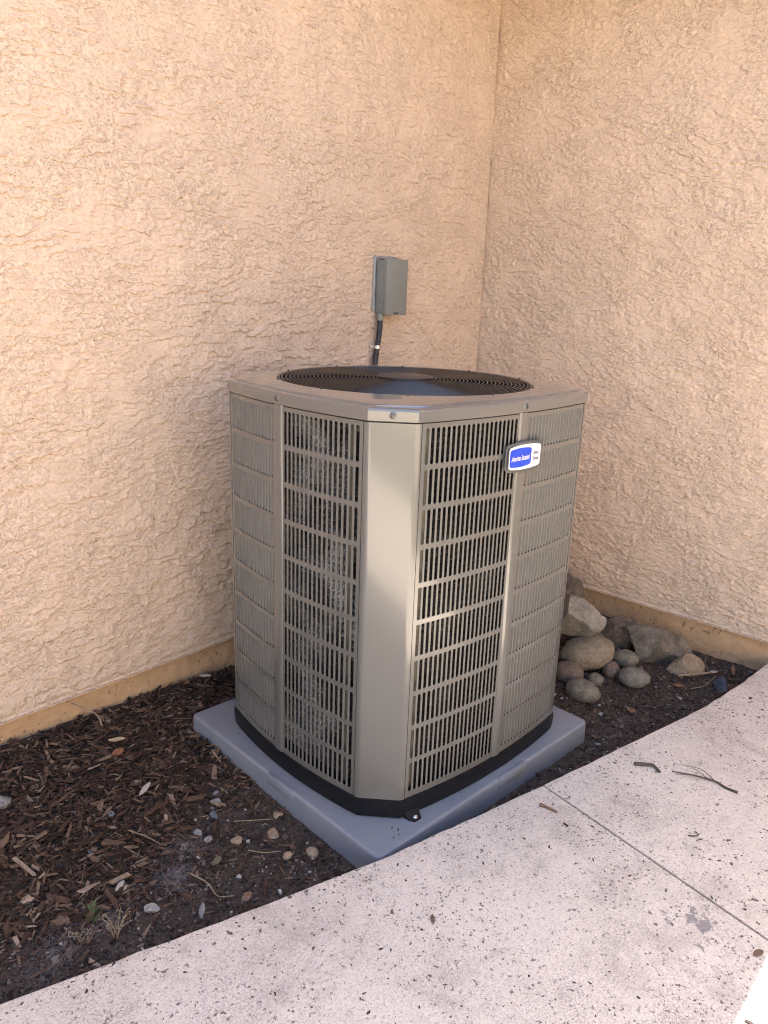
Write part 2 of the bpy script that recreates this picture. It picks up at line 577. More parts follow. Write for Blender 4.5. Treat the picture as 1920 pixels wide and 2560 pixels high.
M['drygrey'] = simple("dried_weed_grey", (0.20, 0.175, 0.145), 0.8, var=0.25, vs=60)
M['fluff'] = simple("grey_lint", (0.20, 0.19, 0.195), 0.9)

# ------------------------------------------------------------------ the ground and the planting bed
WALK = [(-9.0, -0.42), (-6.0, -0.46), (-4.4, -0.55), (-3.4, -0.70), (-2.711, -0.891), (-2.5, -0.961), (-2.258, -1.043), (-1.98, -1.131), (-1.919, -1.151), (-1.695, -1.207), (-1.371, -1.285), (-1.07, -1.352), (-0.771, -1.419), (-0.555, -1.463), (-0.291, -1.496), (-0.064, -1.514), (0.010, -1.518)]
_wx, _wy = np.array([p[0] for p in WALK]), np.array([p[1] for p in WALK])
WZ = 0.09


def walk_edge(x):
    return np.interp(x, _wx, _wy)


PADC, PADA, PADX, PADY = (-1.3955, -0.7312), -0.0675, 0.97, 0.8915
UC, UA = (-1.385, -0.734), -0.0886


def in_pad(x, y, m=0.0):
    dx, dy = x - PADC[0], y - PADC[1]
    lx = dx * math.cos(PADA) + dy * math.sin(PADA)
    ly = -dx * math.sin(PADA) + dy * math.cos(PADA)
    return (np.abs(lx) < PADX / 2 + m) & (np.abs(ly) < PADY / 2 + m)


def mulchy(x, y):
    """1 where bark lies thick (left bed, by the wall), 0 on bare soil"""
    d = y - walk_edge(x)
    a = sstep(0.13, 0.42, d + 0.12 * perlin(x * 3.1, y * 3.1, 8)) * sstep(-1.15, -1.5, x)
    near = sstep(-2.32, -2.05, x) * sstep(-0.48, -0.70, y)
    return np.clip(a * (1 - 0.95 * near), 0, 1)


def terrain(x, y):
    x = np.asarray(x, float)
    y = np.asarray(y, float)
    d = y - walk_edge(x)
    left = sstep(-1.0, -1.8, x)
    z = 0.008 + 0.0 * x
    z = z + left * (0.030 * sstep(-0.75, -0.02, y) * sstep(-1.35, -1.75, x))
    z = z + 0.018 * sstep(-0.2, -0.7, y) * sstep(0.35, 0.0, d) * left
    z = z + left * 0.02 * sstep(-1.9, -2.4, x)
    z = z + 0.02 * (1 - left) * sstep(-0.6, -0.1, x) * sstep(-1.3, -0.7, y)
    z = z + 0.010 * fbm(x * 2.6, y * 2.6, 2, 2) + 0.005 * fbm(x * 11, y * 11, 5, 3) + 0.0022 * fbm(x * 60, y * 60, 7, 2)
    dx, dy = x - PADC[0], y - PADC[1]
    lx = np.abs(dx * math.cos(PADA) + dy * math.sin(PADA)) - PADX / 2
    ly = np.abs(-dx * math.sin(PADA) + dy * math.cos(PADA)) - PADY / 2
    near = 1 - sstep(0.0, 0.14, np.maximum(lx, ly))
    calm = (0.004 + left * 0.018 * sstep(-0.95, -0.35, y)) + 0.003 * fbm(x * 17, y * 17, 15, 2)
    return z + (calm - z) * near * 0.9


# ground sheet out to the horizon, below the bed and the concrete
g = mesh("ground", [(-150, -150, -0.09), (150, -150, -0.09), (150, 150, -0.09), (-150, 150, -0.09)], [(0, 1, 2, 3)], M['yard'])
tag(g, "dry grassy ground around the house", None, None, 'structure')

xs = np.concatenate([np.linspace(-4.6, -2.9, 60), np.arange(-2.89, 0.03, 0.0085)])
ys = np.arange(-1.62, 0.03, 0.0085)
X, Y = np.meshgrid(xs, ys, indexing='ij')
Z = terrain(X, Y)
# the soil dips under the pad and under the concrete
Z = np.where(in_pad(X, Y, -0.02), -0.03, Z)
Z = np.where(Y < walk_edge(X) - 0.02, -0.03, Z)
soil = quads_mesh("soil_bed", np.stack([X, Y, Z], -1).reshape(-1, 3), grid_quads(len(xs), len(ys)), M['soil'])
tag(soil, "dark brown soil of the planting bed between wall and walk", None, None, 'structure')

# ------------------------------------------------------------------ concrete walk: two slabs and the joint between them
walk = empty("sidewalk", (0, 0, 0))
tag(walk, "pinkish pitted concrete walk with a joint, along the planting bed", None, None, 'structure')
JA, JB = np.array((-1.371, -1.285)), np.array((-1.502, -1.929))
jd = (JB - JA) / np.linalg.norm(JB - JA)
JE = JA + jd * ((3.1 + JA[1]) / -jd[1])
jn = np.array((-jd[1], jd[0]))
half = 0.0036


def slab(name, pts):
    n = len(pts)
    V = [(p[0], p[1], WZ) for p in pts] + [(p[0], p[1], -0.085) for p in pts]
    F = [tuple(range(n))] + [(i, n + i, n + (i + 1) % n, (i + 1) % n) for i in range(n)] + [tuple(range(2 * n - 1, n - 1, -1))]
    me = bpy.data.meshes.new(name)
    me.from_pydata(V, [], F)
    bm = bmesh.new()
    bm.from_mesh(me)
    bmesh.ops.recalc_face_normals(bm, faces=bm.faces)
    top = [e for e in bm.edges if all(abs(v.co.z - WZ) < 1e-6 for v in e.verts)]
    at_joint = lambda v: abs((v.co.x - JA[0]) * jn[0] + (v.co.y - JA[1]) * jn[1]) < half * 1.6
    es = [e for e in top if not all(at_joint(v) for v in e.verts)]
    bmesh.ops.bevel(bm, geom=es, offset=0.0055, segments=3, profile=0.5, affect='EDGES', clamp_overlap=True)
    bm.to_mesh(me)
    bm.free()
    me.polygons.foreach_set('use_smooth', np.ones(len(me.polygons), bool))
    me.set_sharp_from_angle(angle=R(35))
    return link(name, me, M['concrete'], walk)


def dense_edge(pts):
    out = []
    for (a, b) in zip(pts[:-1], pts[1:]):
        n = max(1, int(math.hypot(b[0] - a[0], b[1] - a[1]) / 0.035))
        for k in range(n):
            s = k / n
            out.append((a[0] + (b[0] - a[0]) * s, a[1] + (b[1] - a[1]) * s))
    out.append(pts[-1])
    return [(p[0], p[1] + 0.003 * float(perlin(p[0] * 14, 0.3, 3)) + 0.0018 * float(perlin(p[0] * 60, 0.7, 5))) for p in out]


sgn = 1 if jn[0] > 0 else -1
off = jn * sgn * half
eL = dense_edge([p for p in WALK if p[0] < JA[0] - 0.01] + [tuple(JA - off)])
eR = dense_edge([tuple(JA + off)] + [p for p in WALK if p[0] > JA[0] + 0.01])
slab("slab", eL + [tuple(JE - off), (-9.0, -3.1)])
slab("slab", eR + [(0.010, -3.1), tuple(JE + off)])
jf = MB()
a0, b0 = JA + jd * 0.004, JE
jf.add([(a0[0] - off[0] * 1.0, a0[1] - off[1], 0.0842), (a0[0] + off[0], a0[1] + off[1], 0.0842), (b0[0] + off[0], b0[1] + off[1], 0.0842), (b0[0] - off[0], b0[1] - off[1], 0.0842)], [(0, 1, 2, 3)])
jf.build("joint_dirt", M['joint'], walk)

# ------------------------------------------------------------------ house: two stucco walls meeting in a corner
house = empty("house", (0, 0, 0))
tag(house, "peach stucco house corner with tan foundation strip along the soil", "house")
SZ = 0.148      # lower edge of the stucco


def strokes(s, z, period, seed, tilt, wave, rag):
    """trowel strokes: flat tongues with a sharp ragged lower lip, each running out along its length"""
    q = z / period + tilt * s / period + wave * fbm(s / 0.26, z / 0.13, seed, 2) + rag * perlin(s / 0.026, z / 0.026, seed + 3) + 0.62 * rag * perlin(s / 0.012, z / 0.010, seed + 5) + 0.3 * rag * perlin(s / 0.007, z / 0.007, seed + 6)
    n = np.floor(q)
    fr = q - n
    amp = sstep(-0.45, 0.20, perlin(s / 0.085, n * 3.71 + 0.37, seed + 7) + 0.35 * perlin(s / 0.025, n * 5.13 + 0.61, seed + 8))
    return sstep(0.0, 0.045, fr) * (1 - fr) ** 0.65 * amp


def stucco_height(s, z, kind):
    area = 0.5 + 0.5 * fbm(s / 0.42, z / 0.34, 51 + kind, 2)
    if kind == 0:
        long_ = strokes(s, z, 0.037, 41, 0.10, 1.2, 0.32)
        short = strokes(s, z, 0.0195, 141, -0.12, 1.5, 0.52)
        w_long = np.clip(1.25 * area + 0.28 - 0.17 * z, 0.12, 1.0)
    else:
        long_ = strokes(s, z, 0.034, 241, -0.25, 1.4, 0.44)
        short = strokes(s, z, 0.0175, 341, 0.30, 1.8, 0.62)
        w_long = np.clip(1.0 * area + 0.22 - 0.24 * z, 0.06, 1.0)
    n1 = perlin(s / 0.022, z / 0.019, 1) + 0.6 * perlin(s / 0.011, z / 0.010, 2)
    dabs = sstep(0.18, 0.34, n1) * sstep(0.35, 0.60, 0.5 + 0.5 * fbm(s / 0.16, z / 0.16, 61 + kind, 2))
    h = 0.0068 * w_long * long_ + 0.0052 * (1.05 - 0.75 * w_long) * short + 0.0028 * (1.1 - 0.6 * w_long) * dabs
    return h + 0.0025 * fbm(s / 0.35, z / 0.35, 71, 2) + 0.0005 * fbm(s / 0.02, z / 0.02, 77, 2)


def axis(lo, f0, f1, hi, step, coarse):
    a = np.arange(lo, f0, coarse) if f0 - lo > 1e-6 else np.array([])
    b = np.arange(f0, f1, step)
    c = np.append(np.arange(f1, hi, coarse), hi) if hi - f1 > 1e-6 else np.array([f1])
    return np.concatenate([a, b, c])


def stucco_wall(kind):
    if kind == 0:
        s = axis(0.0, 0.0, 2.50, 9.0, 0.0050, 0.25)
    else:
        s = axis(0.0, 0.0, 1.64, 4.6, 0.0050, 0.25)
    z = axis(SZ, SZ, 2.68, 2.795, 0.0023, 0.06)
    S, Zz = np.meshgrid(s, z, indexing='ij')
    h = stucco_height(S, Zz, kind)
    # fade at the inner corner, and a small smooth drip bead at the lower edge
    edge = sstep(0.0, 0.012, S)
    low = sstep(SZ + 0.004, SZ + 0.03, Zz)
    h = h * edge * (0.25 + 0.75 * low) + 0.0035 * (1 - sstep(SZ + 0.002, SZ + 0.012, Zz))
    # wet plaster sags: raised tongues hang a little over what lies below them
    Zd = Zz - 0.75 * np.clip(h, 0, None) * low * sstep(2.72, 2.66, Zz)
    if kind == 0:
        P = np.stack([-S, -h, Zd], -1)
    else:
        P = np.stack([-h, -S, Zd], -1)
    V = P.reshape(-1, 3)
    Q = grid_quads(len(s), len(z))
    # return of the stucco bottom edge back to the foundation
    nz = len(z)
    base = np.arange(len(s)) * nz
    back = P[:, 0, :].copy()
    if kind == 0:
        back[:, 1] = 0.03
    else:
        back[:, 0] = 0.03
    n0 = len(V)
    V = np.concatenate([V, back])
    k = np.arange(len(s) - 1)
    Q = np.concatenate([Q, np.stack([base[k], n0 + k, n0 + k + 1, base[k + 1]], -1)])
    return quads_mesh("stucco_wall", V, Q, M['stucco'], house)


stucco_wall(0)
w2 = stucco_wall(1)


def foundation(kind):
    s = np.concatenate([np.arange(0, 2.6, 0.008), np.linspace(2.65, 9.0 if kind == 0 else 4.6, 30)])
    z = np.arange(-0.09, 0.165, 0.008)
    S, Zz = np.meshgrid(s, z, indexing='ij')
    h = 0.0025 * fbm(S / 0.03, Zz / 0.03, 81 + kind, 3) + 0.004 * fbm(S / 0.25, Zz / 0.1, 85 + kind, 2)
    d = 0.013 - h
    P = np.stack([-S + 0.013, d, Zz], -1) if kind == 0 else np.stack([d, -S + 0.013, Zz], -1)
    return quads_mesh("foundation", P.reshape(-1, 3), grid_quads(len(s), len(z)), M['foundation'], house)


foundation(0)
foundation(1)
# thin metal screed under the stucco
for kind in (0, 1):
    mb = MB()
    if kind == 0:
        mb.box(-9.0, -0.006, -0.0042, 0.0, SZ - 0.0055, SZ - 0.0012)
    else:
        mb.box(-0.0042, 0.0, -4.6, -0.006, SZ - 0.0055, SZ - 0.0012)
    mb.build("weep_screed", M['stucco'], house)
# solid body behind the walls and the eaves above (they throw the shade over the corner)
mb = MB()
mb.box(-9.0, 5.0, 0.035, 6.0, -0.08, 2.79)
mb.build("wall_core", M['soffit'], house)
mb = MB()
mb.box(0.035, 5.0, -4.6, 0.034, -0.08, 2.79)
mb.build("wall_core", M['soffit'], house)
EAVE = 0.61
mb = MB()
mb.add([(-9.4, -EAVE, 2.80), (-EAVE, -EAVE, 2.80), (-EAVE, -4.9, 2.80), (5.4, -4.9, 2.80), (5.4, 6.4, 2.80), (-9.4, 6.4, 2.80)], [(0, 1, 2, 3, 4, 5)])
mb.build("soffit", M['soffit'], house)
mb = MB()
mb.add([(-9.4, -EAVE, 2.802), (-EAVE, -EAVE, 2.802), (-EAVE, -EAVE, 2.95), (-9.4, -EAVE, 2.95)], [(0, 1, 2, 3)])
mb.add([(-EAVE, -EAVE, 2.802), (-EAVE, -4.9, 2.802), (-EAVE, -4.9, 2.95), (-EAVE, -EAVE, 2.95)], [(0, 1, 2, 3)])
mb.build("fascia", M['soffit'], house)
mb = MB()
mb.add([(-9.4, -EAVE, 2.951), (-EAVE, -EAVE, 2.951), (2.4, 2.4, 3.95), (-9.4, 2.4, 3.95)], [(0, 1, 2, 3)])
mb.add([(-EAVE, -EAVE, 2.951), (-EAVE, -4.9, 2.951), (2.4, -4.9, 3.95), (2.4, 2.4, 3.95)], [(0, 1, 2, 3)])
mb.build("roof", M['rooftile'], house)

# ------------------------------------------------------------------ unseen wall added behind the viewer: bounces sunlight and shows in the gloss
gw = empty("bounce_wall", (-2.0, -5.4, -0.09))
tag(gw, "tall cream wall added across the yard to bounce sunlight, unseen behind the viewer", "wall")
mb = MB()
mb.box(-9, 8, -0.1, 0.1, 0.0, 2.75)
mb.build("wall_face", M['cream'], gw)
mb = MB()
mb.box(-9, 8, -0.13, 0.13, 2.751, 2.83)
mb.build("coping", M['soffit'], gw)

# ------------------------------------------------------------------ equipment pad
padt = empty("equipment_pad", (PADC[0], PADC[1], 0.0), PADA)
tag(padt, "blue-grey plastic equipment pad on the soil under the air conditioner", "pad")
PZ = 0.0785
mb = MB()
hx, hy = PADX / 2, PADY / 2


def rrect(hx, hy, rr, z, n=5):
    out = []
    for (cx, cy, a0) in ((hx - rr, hy - rr, 0), (-hx + rr, hy - rr, 90), (-hx + rr, -hy + rr, 180), (hx - rr, -hy + rr, 270)):
        for k in range(n + 1):
            a = R(a0 + 90 * k / n)
            out.append((cx + rr * math.cos(a), cy + rr * math.sin(a), z))
    return out


prof = [(-0.004, -0.07), (0.0, 0.02), (0.002, PZ - 0.012), (0.0028, PZ - 0.006), (0.0045, PZ - 0.0022), (0.008, PZ - 0.0006), (0.013, PZ)]
mb.loft([rrect(hx - d, hy - d, 0.022 - min(d, 0.010), z, 6) for d, z in prof], cap1=True)
mb.build("slab_shell", M['pad'], padt, angle=50)
# raised grip tabs moulded into the visible edges
for (x0, x1, y0, y1) in ((-hx - 0.0025, -hx + 0.016, -0.10, 0.02), (0.00, 0.13, -hy - 0.0025, -hy + 0.016)):
    tb = MB()
    tb.box(x0, x1, y0, y1, PZ - 0.03, PZ + 0.0012)
    bevelled(tb.build("grip_tab", M['pad'], padt), 0.004, 2)

# ------------------------------------------------------------------ air conditioner
ac = empty("air_conditioner", (UC[0], UC[1], PZ), UA)
tag(ac, "taupe outdoor air conditioner with louvred sides and round black fan grille on top", "air conditioner")
WXH, KX, WYH, KY, SAG = 0.420, 0.342, 0.379, 0.296, 0.030
ZB, ZL, ZT = 0.1372 - PZ, 1.1436 - PZ, 1.1739 - PZ


def side_fn(w, k, g=SAG):
    Rr = (k * k + g * g) / (2 * g)
    return lambda u: w + math.sqrt(Rr * Rr - u * u) - (Rr - g)


vL, vR = side_fn(WXH, KY), side_fn(WYH, KX)


def outline(d=0.0, n=18):
    """closed outline, counter clockwise, moved out by d"""
    pts = []

    def seg(fn, k, mp):
        for i in range(n + 1):
            u = -k + 2 * k * i / n
            pts.append(mp(u, fn(u)))
    seg(vR, KX, lambda u, v: (u, -v))
    seg(vL, KY, lambda u, v: (v, u))
    seg(vR, KX, lambda u, v: (-u, v))
    seg(vL, KY, lambda u, v: (-v, -u))
    P = np.array(pts)
    if abs(d) > 1e-9:
        T = np.roll(P, -1, 0) - np.roll(P, 1, 0)
        Nn = np.stack([T[:, 1], -T[:, 0]], -1)
        Nn /= np.linalg.norm(Nn, axis=1)[:, None]
        # corners: mitre
        e1 = P - np.roll(P, 1, 0)
        e2 = np.roll(P, -1, 0) - P
        e1 /= np.linalg.norm(e1, axis=1)[:, None]
        e2 /= np.linalg.norm(e2, axis=1)[:, None]
        Nn = np.stack([e1[:, 1] + e2[:, 1], -(e1[:, 0] + e2[:, 0])], -1)
        Nn /= np.linalg.norm(Nn, axis=1)[:, None]
        cosh = np.clip((e1 * e2).sum(1), -1, 1)
        Nn /= np.sqrt((1 + cosh) / 2)[:, None]
        P = P + Nn * d
    return P


def ring(d, z):
    return [(p[0], p[1], z) for p in outline(d)]


# base pan
mb = MB()
mb.loft([ring(-0.004, 0.0005), ring(0.0005, 0.004), ring(0.0035, 0.030), ring(0.0045, ZB - 0.008), ring(0.0045, ZB - 0.002), ring(-0.002, ZB), ring(-0.03, ZB + 0.001)], cap0=True)
mb.build("base_pan", M['black'], ac, angle=40)
mb = MB()
mb.loft([ring(-0.03, ZB + 0.002)] + [ring(-0.05, ZB + 0.003)], cap1=True)
mb.build("pan_floor", M['dark'], ac)

# coil: stacked spiny-fin tubes wrapped round inside the cabinet
TP = 0.0195
zs, offs = [], []
nt = int((ZL - ZB - 0.01) / TP)
for i in range(nt):
    for k in range(6):
        ph = k / 6
        zs.append(ZB + 0.006 + (i + ph) * TP)
        offs.append(-0.044 + 0.0098 * math.sqrt(max(0.0, 1 - (2 * ph - 1) ** 2)) - 0.004)
OUTS = {}
rings_np = []
for z_, o_ in zip(zs, offs):
    key = round(o_, 5)
    if key not in OUTS:
        OUTS[key] = outline(o_, 30)
    P = OUTS[key]
    j = 0.0022 * perlin(np.arange(len(P)) * 0.9, np.full(len(P), z_ * 60), 12)
    cen = P / np.linalg.norm(P, axis=1)[:, None]
    rings_np.append(np.column_stack([P + cen * j[:, None], np.full(len(P), z_)]))
A = np.array(rings_np)            # (nz, n, 3)
A2 = np.transpose(A, (1, 0, 2))   # (n, nz, 3)
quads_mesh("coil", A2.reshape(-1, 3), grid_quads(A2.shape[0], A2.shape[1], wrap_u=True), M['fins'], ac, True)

# spines: thin bright slivers sticking out of the coil
sv, sf = [], []
n_sp = 2200
for i in range(n_sp):
    sd = random.random() < 0.5
    k = KY if sd else KX
    u = random.uniform(-k + 0.02, 0.03)
    v = (vL if sd else vR)(u) - 0.040
    z = ZB + 0.01 + random.random() * (ZL - ZB - 0.03)
    ln = random.uniform(0.004, 0.009)
    du, dz = random.uniform(-1, 1) * ln, random.uniform(-0.7, 0.7) * ln
    wv = 0.0005
    pts = [(u, v, z - wv), (u, v, z + wv), (u + du, v + ln * 0.7, z + dz)]
    o_ = len(sv)
    sv += [((-b, a, c) if sd else (a, -b, c)) for a, b, c in pts]
    sf.append((o_, o_ + 1, o_ + 2))
sp_ = mesh("coil_spines", sv, sf, simple("bright_aluminium_spine", (0.16, 0.157, 0.15), 0.4, metal=0.9), ac)
sp_["kind"] = "stuff"


# louvred panels
def strip(mb, fn, mp, u0, u1, z0, z1, t=0.0012, proud=0.0, seg=1):
    us = [u0 + (u1 - u0) * i / seg for i in range(seg + 1)]
    V = []
    for u in us:
        v = fn(u) + proud
        V += [mp(u, v, z0), mp(u, v, z1), mp(u, v - t, z1), mp(u, v - t, z0)]
    F = []
    for i in range(seg):
        a, b = 4 * i, 4 * i + 4
        F += [(a, b, b + 1, a + 1), (a + 1, b + 1, b + 2, a + 2), (a + 2, b + 2, b + 3, a + 3), (a + 3, b + 3, b, a)]
    F += [(0, 1, 2, 3), (4 * seg, 4 * seg + 3, 4 * seg + 2, 4 * seg + 1)]
    mb.add(V, F)


ROWS, BAND = 10, 0.0125
ZR0, ZR1 = 0.156 - PZ, 1.1285 - PZ
PITCH = (ZR1 - ZR0 + BAND) / ROWS
RIB = 0.014


def grille_panel(k, fn, mp, nnear, nfar):
    edge = k - 0.0132
    un0, un1 = -k + 0.0235, RIB - 0.0245
    uf0, uf1 = RIB + 0.0265, k - 0.026
    mb = MB()
    strip(mb, fn, mp, -edge, edge, ZB + 0.0005, ZR0, seg=28)
    strip(mb, fn, mp, -edge, edge, ZR1, ZL - 0.0042, seg=28)
    strip(mb, fn, mp, -edge, un0, ZR0, ZR1, seg=2)
    strip(mb, fn, mp, un1, uf0, ZR0, ZR1, seg=4)
    strip(mb, fn, mp, uf1, edge, ZR0, ZR1, seg=2)
    for i in range(1, ROWS):
        zb = ZR0 + i * PITCH - BAND
        strip(mb, fn, mp, un0, un1, zb, zb + BAND, seg=14)
        strip(mb, fn, mp, uf0, uf1, zb, zb + BAND, seg=14)
    # hemmed edges turn inward at the seams
    for s in (-1, 1):
        u = s * edge
        v = fn(u)
        mb.add([mp(u, v, ZB), mp(u, v, ZL - 0.0042), mp(u, v - 0.0015, ZL - 0.0042), mp(u, v - 0.0015, ZB)], [(0, 1, 2, 3)])
    pan = mb.build("grille_panel", M['paint'], ac, angle=35)
    # stiffening rib
    rb = MB()
    prof = [(-0.0185, 0.0003), (-0.0165, 0.0028), (-0.012, 0.0048), (-0.004, 0.0055), (0.004, 0.0055), (0.012, 0.0048), (0.0165, 0.0028), (0.0185, 0.0003)]
    V = [mp(RIB + a, fn(RIB + a) + h, z) for z in (ZB + 0.002, ZL - 0.001) for a, h in prof]
    n = len(prof)
    rb.add(V, [(i, i + 1, n + i + 1, n + i) for i in range(n - 1)] + [tuple(range(n))])
    rb.build("stiffening_rib", M['paint'], pan, angle=40)
    for (a, b, ns, sg) in ((un0, un1, nnear, -1), (uf0, uf1, nfar, 1)):
        # ns slots, ns-1 slats between them
        p = (b - a) / ns
        slot = (0.64 if sg < 0 else 0.58) * p
        bar = (b - a - ns * slot) / (ns - 1)
        for i in range(ROWS):
            z0 = ZR0 + i * PITCH
            z1 = z0 + PITCH - BAND
            lm = MB()
            for j in range(ns):
                s0 = a + j * (slot + bar)
                s1 = s0 + slot
                if j < ns - 1:
                    strip(lm, fn, mp, s1, s1 + bar, z0 - 0.0002, z1 + 0.0002)
                # rounded slot ends
                cr = slot * 0.32
                for (uu, su) in ((s0, 1), (s1, -1)):
                    for (zz, sz) in ((z0, 1), (z1, -1)):
                        lm.add([mp(uu, fn(uu) - 0.0002, zz), mp(uu + su * cr, fn(uu) - 0.0002, zz), mp(uu, fn(uu) - 0.0002, zz + sz * cr)], [(0, 1, 2)])
                # flap punched inward, hinged on the side towards the corner post
                hu = s0 if sg < 0 else s1
                v = fn(hu)
                dp = 0.0050 if sg < 0 else 0.0080
                ln = 0.0 if sg < 0 else -0.0034
                lm.add([mp(hu, v - 0.001, z0 + 0.002), mp(hu, v - 0.001, z1), mp(hu + ln, v - dp, z1 - 0.001), mp(hu + ln, v - dp, z0 + 0.0075)], [(0, 1, 2, 3)])
            lm.build("louvre_row", M['louvre'], pan)
    return pan


def copy_tree(o, parent=None):
    c = o.copy()
    COL.objects.link(c)
    c.parent = parent
    for ch in list(o.children):
        copy_tree(ch, c)
    return c


pL = grille_panel(KY, vL, lambda u, v, z: (-v, u, z), 16, 15)
pR = grille_panel(KX, vR, lambda u, v, z: (u, -v, z), 20, 18)
for p_ in (pL, pR):
    c_ = copy_tree(p_, ac)
    c_.rotation_euler = (0, 0, math.pi)

# dark strips standing in for the shade inside the seams
mb = MB()
mb.loft([ring(-0.0045, ZL - 0.016), ring(-0.0045, ZL - 0.0005)])
for k_, fn_, mp_ in ((KY, vL, lambda u, v, z: (-v, u, z)), (KX, vR, lambda u, v, z: (u, -v, z))):
    for q in (-1, 1):
        for flip in (1, -1):
            def mpf(u, v, z, f_=flip, m0=mp_):
                a_, b_, c_ = m0(u, v, z)
                return (a_ * f_, b_ * f_, c_)
            strip(mb, fn_, mpf, q * (k_ - 0.018), q * (k_ - 0.004), ZB + 0.001, ZL - 0.002, t=0.001, proud=-0.0042)
mb.build("seam_shade", M['black'], ac)

# corner posts
def post_profile(inner=False):
    e = 0.0105
    # points along: left side near FL -> chamfer -> right side near FR
    uL0 = -KY + e
    a = np.array((-vL(uL0), uL0))
    b = np.array((-vL(-KY), -KY))
    c = np.array((-KX, -vR(-KX)))
    uR0 = -KX + e
    d = np.array((uR0, -vR(uR0)))
    pts = [a]
    for (p0, p1, p2, rr) in ((a, b, c, 0.0085), (b, c, d, 0.0085)):
        q0 = p1 + (p0 - p1) / np.linalg.norm(p0 - p1) * rr
        q1 = p1 + (p2 - p1) / np.linalg.norm(p2 - p1) * rr
        for k in range(7):
            s = k / 6
            pts.append((1 - s) ** 2 * q0 + 2 * s * (1 - s) * p1 + s * s * q1)
    pts.append(d)
    return pts


pp = post_profile()
nrm = []
for i in range(len(pp)):
    tt = pp[min(i + 1, len(pp) - 1)] - pp[max(i - 1, 0)]
    nn = np.array((-tt[1], tt[0]))
    nn /= np.linalg.norm(nn)
    if nn @ np.array((-1, -1)) < 0:
        nn = -nn
    nrm.append(nn)
zlev = [ZB + 0.0004, ZB + 0.25, ZB + 0.5, ZB + 0.75, ZL - 0.0042]
mb = MB()
outer = [(*(p + n * 0.0015), z) for z in zlev for p, n in zip(pp, nrm)]
m_ = len(pp)
F = []
for i in range(len(zlev) - 1):
    for j in range(m_ - 1):
        F.append((i * m_ + j, i * m_ + j + 1, (i + 1) * m_ + j + 1, (i + 1) * m_ + j))
mb.add(outer, F)
for j in (0, m_ - 1):
    p, n = pp[j], nrm[j]
    mb.add([(*(p + n * 0.0015), zlev[0]), (*(p + n * 0.0015), zlev[-1]), (*(p - n * 0.0015), zlev[-1]), (*(p - n * 0.0015), zlev[0])], [(0, 1, 2, 3)])
post = mb.build("corner_post", M['paint'], ac, angle=50)
for sx, sy in ((-1, 1), (1, -1), (-1, -1)):
    me = post.data.copy()
    co = np.empty(len(me.vertices) * 3, np.float32)
    me.vertices.foreach_get('co', co)
    co = co.reshape(-1, 3) * np.array((sx, sy, 1), np.float32)
    me.vertices.foreach_set('co', co.ravel())
    if sx * sy < 0:
        me.flip_normals()
    link("corner_post", me, None, ac)

# lid with the round fan opening
FC = np.array((-0.008, 0.009))
FR = 0.366
mb = MB()
out0 = outline(0.0)
angs = np.arctan2(out0[:, 1] - FC[1], out0[:, 0] - FC[0])


def circ(r_, z_):
    return [(FC[0] + r_ * math.cos(a), FC[1] + r_ * math.sin(a), z_) for a in angs]


def blend(d, r_, s, z_):
    P = outline(d)
    C_ = np.array(circ(r_, 0))[:, :2]
    Q = P * (1 - s) + C_ * s
    return [(q[0], q[1], z_) for q in Q]


mb.loft([ring(-0.004, ZL - 0.001), ring(0.003, ZL - 0.0012), ring(0.0046, ZL), ring(0.0046, ZT - 0.010), ring(0.0040, ZT - 0.0055), ring(0.0022, ZT - 0.0018), ring(-0.0015, ZT),
         ring(-0.0095, ZT + 0.0008), ring(-0.0115, ZT + 0.0030), ring(-0.0145, ZT + 0.0052), ring(-0.019, ZT + 0.0060), blend(-0.022, FR + 0.014, 0.55, ZT + 0.0098),
         circ(FR + 0.0125, ZT + 0.0122), circ(FR + 0.007, ZT + 0.0126), circ(FR + 0.0025, ZT + 0.0112), circ(FR, ZT + 0.006), circ(FR, ZT - 0.012)])
lid = mb.build("lid", M['lid'], ac, angle=28)
mb = MB()
mb.loft([circ(FR, ZT - 0.0121), circ(FR - 0.003, ZT - 0.10), circ(FR - 0.02, ZT - 0.16)])
mb.loft([circ(FR - 0.02, ZT - 0.16), circ(0.02, ZT - 0.30)], cap1=True)
mb.build("fan_shroud", M['dark'], ac, smooth=True)

# screws on the lid fascia, each in a pressed dimple
def screw(pos, nx, ny, s=1.0, mat='screw'):
    N_ = Vector((nx, ny, 0)).normalized()
    Tn = Vector((-N_.y, N_.x, 0))
    Uz = Vector((0, 0, 1))
    mb = MB()
    rings = []
    for rr, h in ((0.0088, 0.0002), (0.0078, 0.0018), (0.0062, 0.0022)):
        rings.append([Vector(pos) + (Tn * math.cos(2 * math.pi * k / 20) + Uz * math.sin(2 * math.pi * k / 20)) * rr * s + N_ * h * s for k in range(20)])
    mb.loft(rings)
    ds = mb.build("dimple", M['lid'], lid, smooth=True)
    mb = MB()
    rings = []
    for rr, h in ((0.0060, 0.0014), (0.0060, 0.0026), (0.0040, 0.0032)):
        rings.append([Vector(pos) + (Tn * math.cos(2 * math.pi * k / 16) + Uz * math.sin(2 * math.pi * k / 16)) * rr * s + N_ * h * s for k in range(16)])
    rings.append([Vector(pos) + (Tn * math.cos(2 * math.pi * k / 16) + Uz * math.sin(2 * math.pi * k / 16)) * 0.0036 * s + N_ * 0.0060 * s for k in range(16)])
    mb.loft(rings, cap1=True)
    mb.build("screw", M[mat], lid, angle=40)


